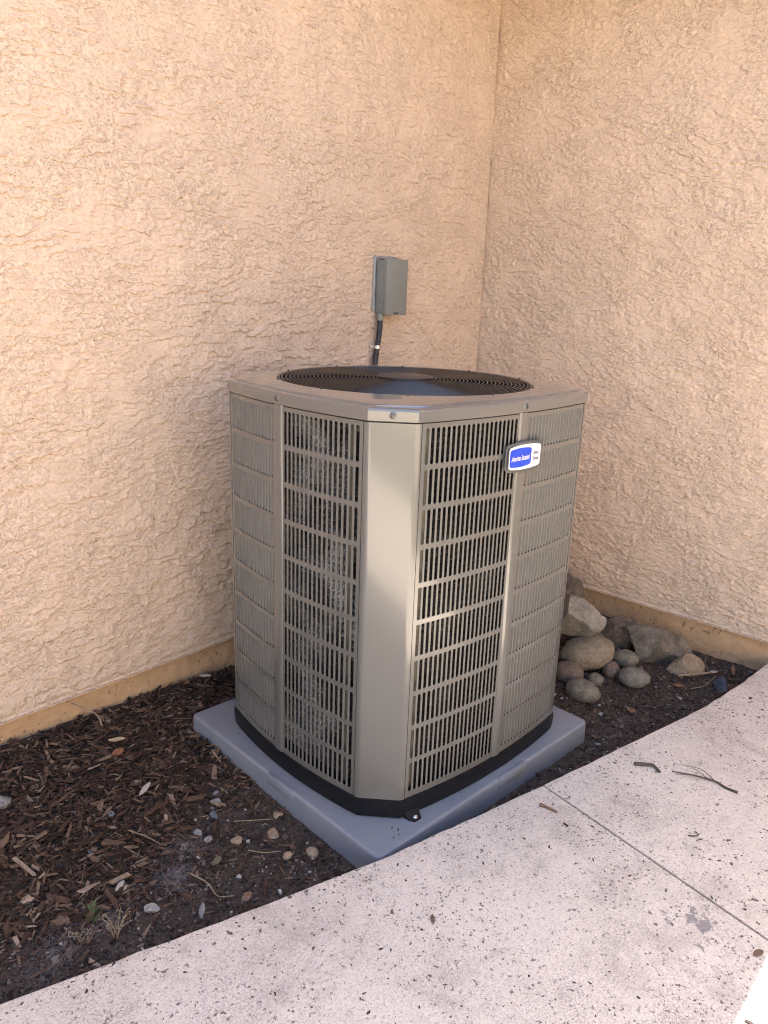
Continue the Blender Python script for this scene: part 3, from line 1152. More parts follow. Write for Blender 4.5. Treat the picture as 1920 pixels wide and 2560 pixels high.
zc = (ZL + ZT) / 2 - 0.001
cm = (np.array((-WXH, -KY)) + np.array((-KX, -WYH))) / 2
nc = np.array((-(WYH - KY), -(WXH - KX)))
nc = nc / np.linalg.norm(nc)
screw((cm[0] + nc[0] * 0.0046, cm[1] + nc[1] * 0.0046, zc), nc[0], nc[1])
screw((RIB, -vR(RIB) - 0.0046, zc), 0, -1)
screw((-vL(RIB) - 0.0046, RIB, zc), -1, 0)

# fan guard: concentric wires, spokes, hub cap, clips
GZ = ZT + 0.0100
guard = MB()
guard.tube([(FC[0] + FR * 0.99 * math.cos(2 * math.pi * k / 96), FC[1] + FR * 0.99 * math.sin(2 * math.pi * k / 96), GZ - 0.001) for k in range(96)], 0.0022, 6, closed=True)
gparent = guard.build("fan_guard", M['guard'], ac, smooth=True)
nring = 24
for i in range(nring):
    rr = 0.092 + (FR - 0.012 - 0.092) * i / (nring - 1)
    zz = GZ + 0.004 * (1 - (rr / FR) ** 2)
    rmb = MB()
    rmb.tube([(FC[0] + rr * math.cos(2 * math.pi * k / 88), FC[1] + rr * math.sin(2 * math.pi * k / 88), zz) for k in range(88)], 0.0018, 5, closed=True)
    rmb.build("guard_ring", M['guard'], gparent, smooth=True)
for i in range(10):
    a = 2 * math.pi * (i + 0.3) / 10
    smb = MB()
    smb.tube([(FC[0] + rr * math.cos(a), FC[1] + rr * math.sin(a), GZ - 0.0032 + 0.004 * (1 - (rr / FR) ** 2)) for rr in np.linspace(0.06, FR - 0.004, 8)], 0.0019, 5)
    smb.build("guard_spoke", M['guard'], gparent, smooth=True)
hubm = MB()
HR = 0.083
hubm.loft([[(FC[0] + r_ * math.cos(2 * math.pi * k / 48), FC[1] + r_ * math.sin(2 * math.pi * k / 48), GZ + h_) for k in range(48)] for r_, h_ in ((HR - 0.002, -0.012), (HR, 0.002), (HR, 0.0085), (HR - 0.0015, 0.0105), (HR - 0.006, 0.0115), (0.03, 0.0128))], cap1=True)
hubm.build("hub_cap", M['hub'], gparent, angle=35)
for i in range(10):
    a = 2 * math.pi * (i + 0.3) / 10
    cmb = MB()
    x_, y_ = FC[0] + (FR + 0.004) * math.cos(a), FC[1] + (FR + 0.004) * math.sin(a)
    cmb.tube([(x_, y_, ZT + 0.011), (x_, y_, ZT + 0.0145)], [0.0040, 0.0030], 8)
    cmb.build("guard_clip", M['guard'], gparent, angle=40)
# fan under the guard
mot = MB()
mot.loft([[(FC[0] + r_ * math.cos(2 * math.pi * k / 32), FC[1] + r_ * math.sin(2 * math.pi * k / 32), z_) for k in range(32)] for r_, z_ in ((0.075, ZT - 0.002), (0.078, ZT - 0.03), (0.078, ZT - 0.15))], cap0=True)
fan = mot.build("fan_motor", M['dark'], ac, angle=40)
for i in range(4):
    a0 = R(48 + 90 * i) - UA
    V, nr, na = [], 8, 8
    for j in range(nr):
        rr = 0.07 + (FR - 0.02 - 0.07) * j / (nr - 1)
        wd = R(34 + 10 * j / (nr - 1))
        for k in range(na):
            s = k / (na - 1)
            a = a0 + (s - 0.5) * wd * 1.25
            V.append((FC[0] + rr * math.cos(a), FC[1] + rr * math.sin(a), ZT - 0.028 + (s - 0.5) * 0.030 - 0.012 * (s - 0.5) ** 2))
    F = [(j * na + k, j * na + k + 1, (j + 1) * na + k + 1, (j + 1) * na + k) for j in range(nr - 1) for k in range(na - 1)]
    mesh("fan_blade", V, F, M['blade'], fan, True)

# vertical strips that hold the coil, seen through the slots
for (sd, u) in ((0, -KY + 0.075), (1, -KX + 0.05)):
    fn = vL if sd == 0 else vR
    mp = (lambda u, v, z: (-v, u, z)) if sd == 0 else (lambda u, v, z: (u, -v, z))
    mb = MB()
    strip(mb, fn, mp, u - 0.009, u + 0.009, ZB + 0.004, ZL, t=0.002, proud=-0.030)
    mb.build("coil_strip", M['strap_strip'], ac)

# hold-down tab with a bright bolt at the pan's right side
tb = MB()
ub = -KX + 0.035
vb = vR(ub)
tb.add([(ub - 0.024, -vb + 0.003, 0.022), (ub + 0.024, -vb + 0.003, 0.022), (ub + 0.020, -vb - 0.018, 0.004), (ub + 0.012, -vb - 0.030, 0.003), (ub - 0.012, -vb - 0.030, 0.003), (ub - 0.020, -vb - 0.018, 0.004),
        (ub - 0.024, -vb + 0.003, 0.0005), (ub + 0.024, -vb + 0.003, 0.0005), (ub + 0.020, -vb - 0.018, 0.0005), (ub + 0.012, -vb - 0.030, 0.0005), (ub - 0.012, -vb - 0.030, 0.0005), (ub - 0.020, -vb - 0.018, 0.0005)],
       [(0, 1, 2, 5), (5, 2, 3, 4), (1, 7, 8, 2), (2, 8, 9, 3), (3, 9, 10, 4), (4, 10, 11, 5), (5, 11, 6, 0)])
tab = tb.build("hold_down_tab", M['black'], ac, angle=40)
bb = MB()
cx_, cy_ = ub, -vb - 0.018
bb.loft([[(cx_ + r_ * math.cos(2 * math.pi * k / 12), cy_ + r_ * math.sin(2 * math.pi * k / 12), z_) for k in range(12)] for r_, z_ in ((0.009, 0.004), (0.009, 0.0062), (0.0062, 0.0065), (0.0062, 0.0105), (0.004, 0.0118))], cap1=True)
bb.build("bolt", M['bolt'], tab, angle=40)

# badge on the right-hand side
bd = empty("badge", (0, 0, 0))
bd.parent = ac
bd.location = (0.013, -(WYH + SAG) - 0.0062, 1.0300 - PZ)


def badge_outline(hw, hh, rr, bow, y, n=8):
    """rounded plate with bowed top and bottom edges, in the x-z plane, facing -y"""
    pts = []
    for (sx, sz, a0) in ((1, 1, 0), (-1, 1, 90), (-1, -1, 180), (1, -1, 270)):
        for k in range(n + 1):
            a = R(a0 + 90 * k / n)
            x = sx * (hw - rr) + rr * math.cos(a)
            z = sz * (hh - rr) + rr * math.sin(a)
            pts.append((x, z))
        if sx * sz > 0:
            s2 = 1 if sz > 0 else -1
            for k in range(1, 10):
                x = s2 * (hw - rr) * (1 - 2 * k / 10)
                pts.append((x, s2 * hh))
    out = []
    for x, z in pts:
        b_ = bow * (1 - (x / hw) ** 2)
        out.append((x, y, z + (b_ if z > 0 else -b_) * abs(z) / hh))
    return out


mb = MB()
mb.loft([badge_outline(0.071, 0.029, 0.012, 0.006, 0.006), badge_outline(0.058, 0.0325, 0.013, 0.0065, 0.002), badge_outline(0.076, 0.034, 0.013, 0.007, -0.004), badge_outline(0.058, 0.0325, 0.013, 0.007, -0.008), badge_outline(0.0715, 0.0295, 0.011, 0.0065, -0.0092), badge_outline(0.0692, 0.0272, 0.009, 0.006, -0.0075)], cap1=True)
mb.build("badge_frame", M['badge_frame'], bd, angle=40)
mb = MB()
mb.loft([badge_outline(0.0688, 0.0268, 0.009, 0.006, -0.0072), badge_outline(0.0688, 0.0268, 0.009, 0.006, -0.0084), badge_outline(0.0683, 0.0263, 0.0085, 0.006, -0.0087)], cap1=True)
mb.build("badge_plate", M['badge_white'], bd, angle=40)
mb = MB()
blu = [(x * 1.0 - 0.0185, y, z) for x, y, z in badge_outline(0.0445, 0.0215, 0.006, 0.0038, -0.00905)]
mb.loft([[(x, -0.0086, z) for x, y, z in blu], blu], cap1=True)
mb.build("badge_field", M['badge_blue'], bd)


def lettering(txt, width, x, z, y, mat, parent, shear=0.0, bold=0.0, height=None):
    cu = bpy.data.curves.new("lettering", 'FONT')
    cu.body = txt
    cu.align_x, cu.align_y = 'CENTER', 'CENTER'
    cu.shear = shear
    cu.offset = bold
    cu.size = 1.0
    cu.resolution_u = 3
    ob = bpy.data.objects.new("lettering_source", cu)
    COL.objects.link(ob)
    bpy.context.view_layer.update()
    me = bpy.data.meshes.new_from_object(ob.evaluated_get(bpy.context.evaluated_depsgraph_get()))
    bpy.data.objects.remove(ob)
    co = np.empty(len(me.vertices) * 3, np.float32)
    me.vertices.foreach_get('co', co)
    co = co.reshape(-1, 3)
    mn, mx = co.min(0), co.max(0)
    s = width / (mx[0] - mn[0])
    sz = s if height is None else height / (mx[1] - mn[1])
    cx, cz = (mn[0] + mx[0]) / 2, (mn[1] + mx[1]) / 2
    new = np.stack([(co[:, 0] - cx) * s + x, np.full(len(co), y), (co[:, 1] - cz) * sz + z], -1).astype(np.float32)
    me.vertices.foreach_set('co', new.ravel())
    me.name = "lettering"
    me.materials.clear()
    me.update()
    return link("lettering", me, mat, parent)


lettering("American Standard", 0.0775, -0.0183, -0.0010, -0.0094, M['badge_white'], bd, shear=0.45, bold=0.02, height=0.0140)
lettering("Silver", 0.0225, 0.0458, 0.0066, -0.0092, M['badge_ink'], bd, bold=0.015, height=0.0098)
lettering("Series", 0.0225, 0.0458, -0.0078, -0.0092, M['badge_ink'], bd, bold=0.015, height=0.0098)

# ------------------------------------------------------------------ disconnect box on the left wall
dx0, dx1, dz0, dz1, dd_ = -0.752, -0.624, 1.337, 1.552, 0.066
box = empty("disconnect_box", (-0.688, -0.004, 1.337))
tag(box, "small grey metal electrical disconnect box on the stucco wall above the air conditioner", "electrical box")
L0 = Vector((-0.688, -0.004, 1.337))


def lb(mb, x0, x1, y0, y1, z0, z1):
    mb.box(x0 - L0.x, x1 - L0.x, y0 - L0.y, y1 - L0.y, z0 - L0.z, z1 - L0.z)


mb = MB()
lb(mb, dx0 + 0.002, dx1 - 0.002, -0.047, 0.0, dz0 + 0.004, dz1 - 0.006)
bevelled(mb.build("enclosure", M['boxgrey'], box), 0.0015, 2)
mb = MB()
lb(mb, dx0 + 0.0005, dx1 - 0.0005, -0.0635, -0.0475, dz0 + 0.0015, dz1 - 0.002)
lb(mb, dx0, dx1, -0.066, -0.064, dz0 - 0.002, dz1)
cover = bevelled(mb.build("cover", M['boxgrey'], box), 0.0012, 2)
for zc_ in (1.505, 1.402):
    mb = MB()
    lb(mb, dx0 - 0.003, dx0 + 0.002, -0.0505, -0.0455, zc_ - 0.014, zc_ + 0.014)
    mb.tube([(dx0 - 0.002 - L0.x, -0.0475 - L0.y, zc_ - 0.013 - L0.z), (dx0 - 0.002 - L0.x, -0.0475 - L0.y, zc_ + 0.013 - L0.z)], 0.003, 8)
    mb.build("hinge", M['boxgrey'], box, angle=40)
mb = MB()
for rr in (0.0095, 0.0055):
    mb.tube([(dx0 + 0.002 - L0.x, -0.018 + rr * math.cos(2 * math.pi * k / 24) - L0.y, 1.372 + rr * 1.2 * math.sin(2 * math.pi * k / 24) - L0.z) for k in range(24)], 0.0007, 4, closed=True)
mb.build("knockout", M['boxgrey'], box, smooth=True)
for zc_ in (1.505, 1.465):
    mb = MB()
    mb.tube([(dx0 + 0.003 - L0.x, -0.012 - L0.y, zc_ - L0.z), (dx0 + 0.0006 - L0.x, -0.012 - L0.y, zc_ - L0.z)], 0.0022, 8)
    mb.build("rivet", M['screw'], box)
mb = MB()
lb(mb, -0.699, -0.681, -0.0685, -0.0662, 1.3415, 1.3445)
lb(mb, -0.7005, -0.6985, -0.0685, -0.0662, 1.3405, 1.3475)
lb(mb, -0.6815, -0.6795, -0.0685, -0.0662, 1.3405, 1.3475)
mb.build("latch", M['black'], box)
# faint pressed mark on the cover: a short row of strokes, an underline and a slash
mb = MB()
for k in range(7):
    lb(mb, -0.733 + k * 0.009, -0.727 + k * 0.009, -0.0666, -0.0660, 1.497 + 0.002 * (k % 2), 1.506)
lb(mb, -0.722, -0.668, -0.0666, -0.0660, 1.489, 1.4908)
bm_ = [(-0.668, 1.481), (-0.664, 1.481), (-0.652, 1.498), (-0.656, 1.498)]
mb.add([(a - L0.x, -0.0666 - L0.y, b - L0.z) for a, b in bm_], [(0, 1, 2, 3)])
mb.build("pressed_mark", M['boxgrey'], box)
# caulk round the back
mb = MB()
path = []
for (x, z) in ((dx0 - 0.004, dz0 + 0.012), (dx0 - 0.006, dz0 + 0.06), (dx0 - 0.005, dz0 + 0.13), (dx0 - 0.006, dz1 - 0.02), (dx0 - 0.004, dz1 + 0.003), (dx0 + 0.02, dz1 + 0.004), (dx0 + 0.05, dz1 + 0.003), (dx1 - 0.02, dz1 + 0.004), (dx1 + 0.003, dz1 + 0.001), (dx1 + 0.003, dz0 + 0.1), (dx1 + 0.003, dz0 + 0.02)):
    path.append((x - L0.x, -0.003 - L0.y, z - L0.z))
dense = []
for a, b in zip(path[:-1], path[1:]):
    for k in range(5):
        s = k / 5
        dense.append(tuple(a[i] + (b[i] - a[i]) * s for i in range(3)))
dense.append(path[-1])
mb.tube(dense, [0.0075 + 0.0022 * float(perlin(i * 0.45, 0.5, 9)) for i in range(len(dense))], 8)
mb.build("caulk", M['caulk'], box, smooth=True)

# ------------------------------------------------------------------ conduit from the box down behind the unit
cnd = empty("flexible_conduit", (-0.742, -0.030, 1.337))
tag(cnd, "black ribbed flexible conduit running down the wall from the grey box", "conduit")
C0 = Vector((-0.742, -0.030, 1.337))
ctrl = [(-0.742, -0.030, 1.318), (-0.7425, -0.029, 1.285), (-0.746, -0.027, 1.24), (-0.753, -0.025, 1.19), (-0.760, -0.025, 1.13), (-0.77, -0.03, 1.0), (-0.80, -0.05, 0.82), (-0.87, -0.10, 0.66), (-0.97, -0.19, 0.56), (-1.08, -0.275, 0.52), (-1.15, -0.335, 0.51)]


def catmull(P, n):
    P = [Vector(p) for p in P]
    Q = [P[0] * 2 - P[1]] + P + [P[-1] * 2 - P[-2]]
    out = []
    for i in range(1, len(Q) - 2):
        for k in range(n):
            s = k / n
            a, b, c, d = Q[i - 1], Q[i], Q[i + 1], Q[i + 2]
            out.append(0.5 * ((2 * b) + (c - a) * s + (2 * a - 5 * b + 4 * c - d) * s * s + (3 * b - a - 3 * c + d) * s ** 3))
    out.append(P[-1])
    return out


cp = catmull(ctrl, 28)
mb = MB()
acc, rad = 0.0, []
for i, p_ in enumerate(cp):
    if i:
        acc += (p_ - cp[i - 1]).length
    ph = (acc / 0.0075) % 1.0
    rad.append(0.0108 + (0.0014 if ph < 0.62 else 0.0))
mb.tube([p_ - C0 for p_ in cp], rad, 14)
mb.build("jacket", M['conduit'], cnd, angle=60)
mb = MB()
mb.tube([Vector((-0.742, -0.030, z)) - C0 for z in (1.3405, 1.330)], 0.0145, 14)
mb.tube([Vector((-0.742, -0.030, z)) - C0 for z in (1.330, 1.314)], 0.0128, 14)
mb.build("connector", M['boxgrey'], cnd, angle=40)
mb = MB()
zc_ = 1.2085
cxx, cyy = -0.7502, -0.0258
ringp = []
for k in range(13):
    a = R(180 + 180 * k / 12)
    ringp.append((cxx + 0.0135 * math.cos(a), cyy + 0.0135 * math.sin(a)))
ringp = [(cxx - 0.021, -0.0045), (cxx - 0.0135, -0.0055)] + ringp + [(cxx + 0.0135, -0.004)]
V, F = [], []
for (x, y) in ringp:
    V += [(x - C0.x, y - C0.y, zc_ - 0.0065 - C0.z), (x - C0.x, y - C0.y, zc_ + 0.0065 - C0.z)]
for k in range(len(ringp) - 1):
    F.append((2 * k, 2 * k + 2, 2 * k + 3, 2 * k + 1))
mb.add(V, F)
mb.tube([(cxx - 0.0175 - C0.x, -0.004 - C0.y, zc_ - C0.z), (cxx - 0.0175 - C0.x, -0.0085 - C0.y, zc_ - C0.z)], 0.0038, 10)
mb.build("clamp", M['clampsteel'], cnd, angle=50)

# ------------------------------------------------------------------ rocks piled against the right wall
_ico = bmesh.new()
bmesh.ops.create_icosphere(_ico, subdivisions=4, radius=1.0)
_icoV = np.array([v.co[:] for v in _ico.verts])
_icoF = [tuple(v.index for v in f.verts) for f in _ico.faces]
_ico.free()
_ico = bmesh.new()
bmesh.ops.create_icosphere(_ico, subdivisions=2, radius=1.0)
_ico2V = np.array([v.co[:] for v in _ico.verts])
_ico2F = [tuple(v.index for v in f.verts) for f in _ico.faces]
_ico.free()


def n3(V, k, seed):
    return (perlin(V[:, 0] * k, V[:, 1] * k, seed) + perlin(V[:, 1] * k + 5, V[:, 2] * k, seed + 1) + perlin(V[:, 2] * k, V[:, 0] * k + 9, seed + 2)) / 2


def rock_mesh(name, sx, sy, sz, seed, angular=0.0, lowres=False, rough=0.05):
    rg = np.random.default_rng(seed)
    V = (_ico2V if lowres else _icoV).copy()
    # superellipsoid-ish rounding, then plane cuts
    if angular > 0:
        npl = rg.integers(11, 16)
        for i in range(npl):
            n = rg.normal(size=3)
            n /= np.linalg.norm(n)
            d = rg.uniform(0.46, 0.78) + (1 - angular) * 0.12
            t_ = V @ n - d
            m = t_ > 0
            V[m] -= np.outer(t_[m], n) * 0.99
        V *= 1.32
    else:
        V *= (1 + 0.10 * n3(V, 0.9, seed))[:, None]
    V *= (1 + rough * n3(V, 2.6, seed + 5) + rough * 0.5 * n3(V, 6.0, seed + 9) + (0.4 * rough * n3(V, 14.0, seed + 13) if angular > 0 else 0))[:, None]
    V = V * np.array((sx / 2, sy / 2, sz / 2))
    me = bpy.data.meshes.new(name)
    me.from_pydata([tuple(p) for p in V], [], _icoF if not lowres else _ico2F)
    me.polygons.foreach_set('use_smooth', np.ones(len(me.polygons), bool))
    if angular > 0:
        me.set_sharp_from_angle(angle=R(22))
    return me


VY = -0.837        # across the view


def rock(name, label, x, y, zb, w, d, h, mat, seed, ang=0.0, rz=0.0, rx=0.0, ry=0.0, group="rocks piled by the wall", cat="rock", rough=0.05):
    me = rock_mesh(name, w, d, h, seed, ang, rough=rough)
    o = link(name, me, M[mat])
    o.rotation_euler = (rx, ry, VY + rz)
    o.location = (x, y, zb + h / 2)
    tag(o, label, cat, group)
    return o


rock("rock", "large pale grey angular rock on top of the pile beside the air conditioner", -0.425, -0.875, 0.095, 0.205, 0.17, 0.165, 'r_grey', 101, 0.8, 0.25)
rock("rock", "pinkish grey angular rock highest at the back of the pile, behind the pale rock", -0.185, -0.70, 0.11, 0.135, 0.12, 0.13, 'r_dark', 102, 0.7, 0.4)
rock("rock", "crumbly dark rock wedged behind the right side of the large pale rock", -0.285, -0.835, 0.06, 0.14, 0.10, 0.12, 'r_dark', 103, 0.9, 0.9, rough=0.12)
rock("cobble", "large smooth tan oval cobble below the pale angular rock", -0.475, -0.955, 0.008, 0.235, 0.16, 0.128, 'r_tan', 104, 0.0, 0.05, 0.1, -0.22)
rock("cobble", "small tan cobble peeping out behind the large oval cobble", -0.315, -0.905, 0.01, 0.10, 0.10, 0.085, 'r_olive', 105)
rock("rock", "dark purple-brown jagged rock between the pale rock and the big slanting rock", -0.20, -0.965, 0.0, 0.15, 0.11, 0.125, 'r_dark', 106, 0.9, 0.2, rough=0.09)
rock("rock", "big slanting brown rock leaning on the foundation of the right wall", -0.185, -1.105, -0.01, 0.285, 0.15, 0.165, 'r_big', 107, 0.85, 0.02, 0.25, 0.42, rough=0.06)
rock("cobble", "round grey-brown cobble in front of the big slanting rock", -0.325, -1.055, -0.005, 0.108, 0.10, 0.072, 'r_olive', 108)
rock("cobble", "smooth flattish grey cobble nearest below the big slanting rock", -0.455, -1.150, -0.006, 0.122, 0.105, 0.078, 'r_smooth', 109, 0, 0.05, 0, 0.1)
rock("cobble", "small reddish round cobble beside the large tan oval cobble", -0.455, -1.055, -0.006, 0.068, 0.066, 0.070, 'r_red', 110)
rock("cobble", "reddish brown cobble half hidden by the air conditioner's lower right edge", -0.615, -0.955, -0.008, 0.125, 0.11, 0.088, 'r_red', 111)
rock("cobble", "smallest olive pebble between the oval cobbles at the front of the pile", -0.555, -1.040, -0.006, 0.062, 0.058, 0.050, 'r_olive', 112)
rock("cobble", "egg-shaped olive-grey cobble nearest the blue-grey pad", -0.700, -1.062, -0.010, 0.130, 0.105, 0.088, 'r_olive', 113, 0, -0.1, 0, 0.2)
rock("rock", "golden brown blocky rock to the right of the big slanting rock", -0.215, -1.252, -0.008, 0.132, 0.085, 0.082, 'r_gold', 114, 0.6, 0.1, 0, 0.2)
rock("rock", "blue-grey stone at the edge of the concrete walk, right of the pile", -0.262, -1.415, -0.01, 0.062, 0.06, 0.062, 'r_blue', 115, 0.7)


# ------------------------------------------------------------------ bark mulch, soil crumbs and crumbs on the walk
def chips_mesh(name, X, Y, Z, L, Wd, T, yaw, pit, rol, mat, seed=1):
    rg = np.random.default_rng(seed)
    n = len(X)
    base = np.array([(-1, -1, -1), (1, -1, -1), (1, 1, -1), (-1, 1, -1), (-1, -1, 1), (1, -1, 1), (1, 1, 1), (-1, 1, 1)], float) * 0.5
    P = np.repeat(base[None], n, 0)
    P = P * (1 + rg.uniform(-0.45, 0.25, P.shape))
    tp = rg.uniform(0.25, 1.0, n)
    end = P[:, :, 0] > 0
    P[:, :, 1] *= np.where(end, tp[:, None], 1.0)
    P[:, :, 0] += P[:, :, 1] * rg.uniform(-0.3, 0.3, n)[:, None]
    P = P * np.stack([L, Wd, T], -1)[:, None, :]
    bend = rg.uniform(-0.12, 0.12, n)
    cy, sy = np.cos(yaw), np.sin(yaw)
    cp_, sp2 = np.cos(pit), np.sin(pit)
    cr, sr = np.cos(rol), np.sin(rol)
    x, y, z = P[..., 0], P[..., 1], P[..., 2]
    y, z = y * cr[:, None] - z * sr[:, None], y * sr[:, None] + z * cr[:, None]
    x, z = x * cp_[:, None] + z * sp2[:, None], -x * sp2[:, None] + z * cp_[:, None]
    x, y = x * cy[:, None] - y * sy[:, None], x * sy[:, None] + y * cy[:, None]
    V = np.stack([x + X[:, None], y + Y[:, None], z + Z[:, None]], -1).reshape(-1, 3)
    q = np.array([(0, 3, 2, 1), (4, 5, 6, 7), (0, 1, 5, 4), (1, 2, 6, 5), (2, 3, 7, 6), (3, 0, 4, 7)])
    Q = (q[None] + (np.arange(n) * 8)[:, None, None]).reshape(-1, 4)
    return quads_mesh(name, V, Q, mat, None, False)


def scatter(n, x0, x1, dens, m=0.0, seed=0):
    rg = np.random.default_rng(seed)
    x = rg.uniform(x0, x1, n)
    lo = walk_edge(x) + 0.006
    y = lo + rg.random(n) * (-0.004 - lo)
    keep = (~in_pad(x, y, m)) & (rg.random(n) < dens(x, y))
    return x[keep], y[keep]


rg = np.random.default_rng(77)
# thick bark in the left bed, thin elsewhere
x, y = scatter(24000, -3.0, 0.0, lambda x, y: np.clip(0.035 + 0.965 * mulchy(x, y) + 0.06 * sstep(-1.0, -0.5, x), 0, 1), 0.006, 5)
n = len(x)
L = rg.gamma(2.4, 0.0080, n) + 0.008
L = np.minimum(L, 0.085)
Wd = np.clip(L * rg.uniform(0.10, 0.36, n), 0.0025, 0.015)
T = Wd * rg.uniform(0.2, 0.55, n)
mz = mulchy(x, y)
Z = terrain(x, y) + T * 0.4 + rg.random(n) * 0.015 * mz
chips_mesh("bark_mulch", x, y, Z, L, Wd, T, rg.uniform(0, 6.28, n), rg.normal(0, 0.22, n), rg.normal(0, 0.35, n), M['bark'], 2)
tag(bpy.data.objects["bark_mulch"], "dark brown bark mulch spread over the planting bed", "mulch", None, 'stuff')
# fine shreds everywhere
x, y = scatter(26000, -3.0, 0.0, lambda x, y: 0.55 + 0.35 * mulchy(x, y), 0.003, 6)
n = len(x)
L = rg.gamma(2.5, 0.004, n) + 0.004
Wd = np.clip(L * rg.uniform(0.15, 0.5, n), 0.0015, 0.007)
T = Wd * rg.uniform(0.3, 0.7, n)
Z = terrain(x, y) + T * 0.4 + rg.random(n) * 0.012 * mulchy(x, y)
chips_mesh("bark_shreds", x, y, Z, L, Wd, T, rg.uniform(0, 6.28, n), rg.normal(0, 0.3, n), rg.normal(0, 0.4, n), M['bark'], 3)
tag(bpy.data.objects["bark_shreds"], "fine bark shreds littering the soil", "bark shreds", None, 'stuff')
# soil crumbs and grit
x, y = scatter(30000, -3.0, 0.0, lambda x, y: np.clip(0.75 - 0.5 * mulchy(x, y) + 0.4 * sstep(0.12, 0.0, y - walk_edge(x)), 0, 1), 0.0, 7)
n = len(x)
S_ = rg.gamma(2.2, 0.0014, n) + 0.0015
S_ = np.minimum(S_, 0.014)
chips_mesh("soil_grit", x, y, terrain(x, y) + S_ * 0.25, S_ * rg.uniform(0.8, 1.5, n), S_, S_ * rg.uniform(0.5, 0.9, n), rg.uniform(0, 6.28, n), rg.normal(0, 0.4, n), rg.normal(0, 0.4, n), M['crumb'], 4)
tag(bpy.data.objects["soil_grit"], "grit and small soil crumbs on the bare earth", "grit", None, 'stuff')
# dark crumbs on the concrete
n0 = 10000
x = rg.uniform(-2.9, 0.0, n0)
y = walk_edge(x) - 0.004 - rg.random(n0) ** 1.25 * 1.6
cl = fbm(x * 3.5, y * 3.5, 91, 3)
keep = rg.random(n0) < np.clip(0.22 + 0.75 * cl, 0.04, 1)
d_ = np.abs((x - JA[0]) * jn[0] + (y - JA[1]) * jn[1])
keep &= d_ > 0.006
x, y = x[keep], y[keep]
n = len(x)
S_ = rg.gamma(1.1, 0.0011, n) + 0.0010
S_ = np.minimum(S_, 0.008)
asp = rg.uniform(1.0, 2.6, n)
chips_mesh("bark_crumbs", x, y, np.full(n, WZ) + S_ * 0.12, S_ * asp, S_, S_ * 0.35, rg.uniform(0, 6.28, n), rg.normal(0, 0.08, n), rg.normal(0, 0.1, n), M['walkcrumb'], 5)
tag(bpy.data.objects["bark_crumbs"], "dark bark crumbs scattered over the pink concrete walk", "crumbs", None, 'stuff')


# a few crumbs blown onto the pad
n0 = 420
lx = rg.uniform(-PADX / 2 + 0.02, PADX / 2 - 0.02, n0)
ly = rg.uniform(-PADY / 2 + 0.02, PADY / 2 - 0.02, n0)
px = PADC[0] + lx * math.cos(PADA) - ly * math.sin(PADA)
py = PADC[1] + lx * math.sin(PADA) + ly * math.cos(PADA)
ox, oy = px - UC[0], py - UC[1]
ulx = ox * math.cos(UA) + oy * math.sin(UA)
uly = -ox * math.sin(UA) + oy * math.cos(UA)
out_ = (np.abs(ulx) > WXH + SAG - 0.006) | (np.abs(uly) > WYH + SAG - 0.006) | (np.abs(ulx) / (WXH + KX) + np.abs(uly) / (WYH + KY) > 1.03)
px, py = px[out_], py[out_]
n = len(px)
S_ = np.minimum(rg.gamma(1.3, 0.0010, n) + 0.0010, 0.006)
chips_mesh("pad_crumbs", px, py, np.full(n, PZ) + S_ * 0.12, S_ * rg.uniform(1.0, 2.6, n), S_, S_ * 0.35, rg.uniform(0, 6.28, n), rg.normal(0, 0.05, n), rg.normal(0, 0.05, n), M['walkcrumb'], 6)
tag(bpy.data.objects["pad_crumbs"], "tiny dark crumbs scattered on the blue-grey equipment pad", "crumbs", None, 'stuff')

# ------------------------------------------------------------------ single small things in the bed and on the walk
def small_stone(label, x, y, s, mat, seed, flat=0.65, ang=0.5, group="loose stones in the left bed"):
    me = rock_mesh("pebble", s * 1.15, s * 0.9, s * flat, seed, ang, lowres=True, rough=0.08)
    o = link("pebble", me, M[mat])
    o.location = (x, y, float(terrain(x, y)) + s * flat * 0.32)
    o.rotation_euler = (0, 0, seed * 1.7)
    return tag(o, label, "pebble", group)


small_stone("white chunky pebble lying nearest the walk, below the lint tufts", -2.362, -0.851, 0.030, 'p_white', 201)
small_stone("blue-grey pebble alone in the mulch at the far left middle", -2.358, -0.572, 0.024, 'p_slate', 202)
small_stone("pinkish tan pebble near the left picture edge, close to the walk", -2.535, -0.612, 0.032, 'p_tan', 203, 0.6)
small_stone("pale tan angular stone, largest on the bare soil left of the pad", -1.979, -0.825, 0.034, 'p_tan', 204, 0.7)
small_stone("pale tan stone with a white face, left of the largest tan stone", -2.069, -0.782, 0.026, 'p_tan', 205)
small_stone("round tan stone closest to the pad's front corner", -1.956, -0.955, 0.034, 'p_tan', 206, 0.8, 0.0)
small_stone("brown round stone left of the stone by the pad's front corner", -2.017, -0.927, 0.026, 'p_tan', 207, 0.8, 0.0)
small_stone("grey-tan pebble, upper one of the pair above the lint tuft", -2.123, -0.686, 0.022, 'p_grey', 208)
small_stone("grey pebble, lower one of the pair above the lint tuft", -2.112, -0.722, 0.022, 'p_grey', 209)
small_stone("orange-tan pebble touching the middle of the pad's left edge", -1.918, -0.772, 0.024, 'p_tan', 210)
small_stone("pale round pebble at the edge of the mulch, left of the pad", -1.986, -0.579, 0.022, 'p_grey', 211, 0.8, 0.0)
small_stone("bluish pale pebble just below the pale round pebble", -2.006, -0.606, 0.020, 'p_white', 212)
small_stone("large grey stone cut off by the left picture edge", -2.447, -0.250, 0.050, 'p_grey', 213, 0.6)
small_stone("pale grey pebble in the middle of the thick mulch", -2.260, -0.470, 0.024, 'p_grey', 214)
small_stone("dark slate pebble between the mulch and the pad", -2.050, -0.657, 0.026, 'p_slate', 215)
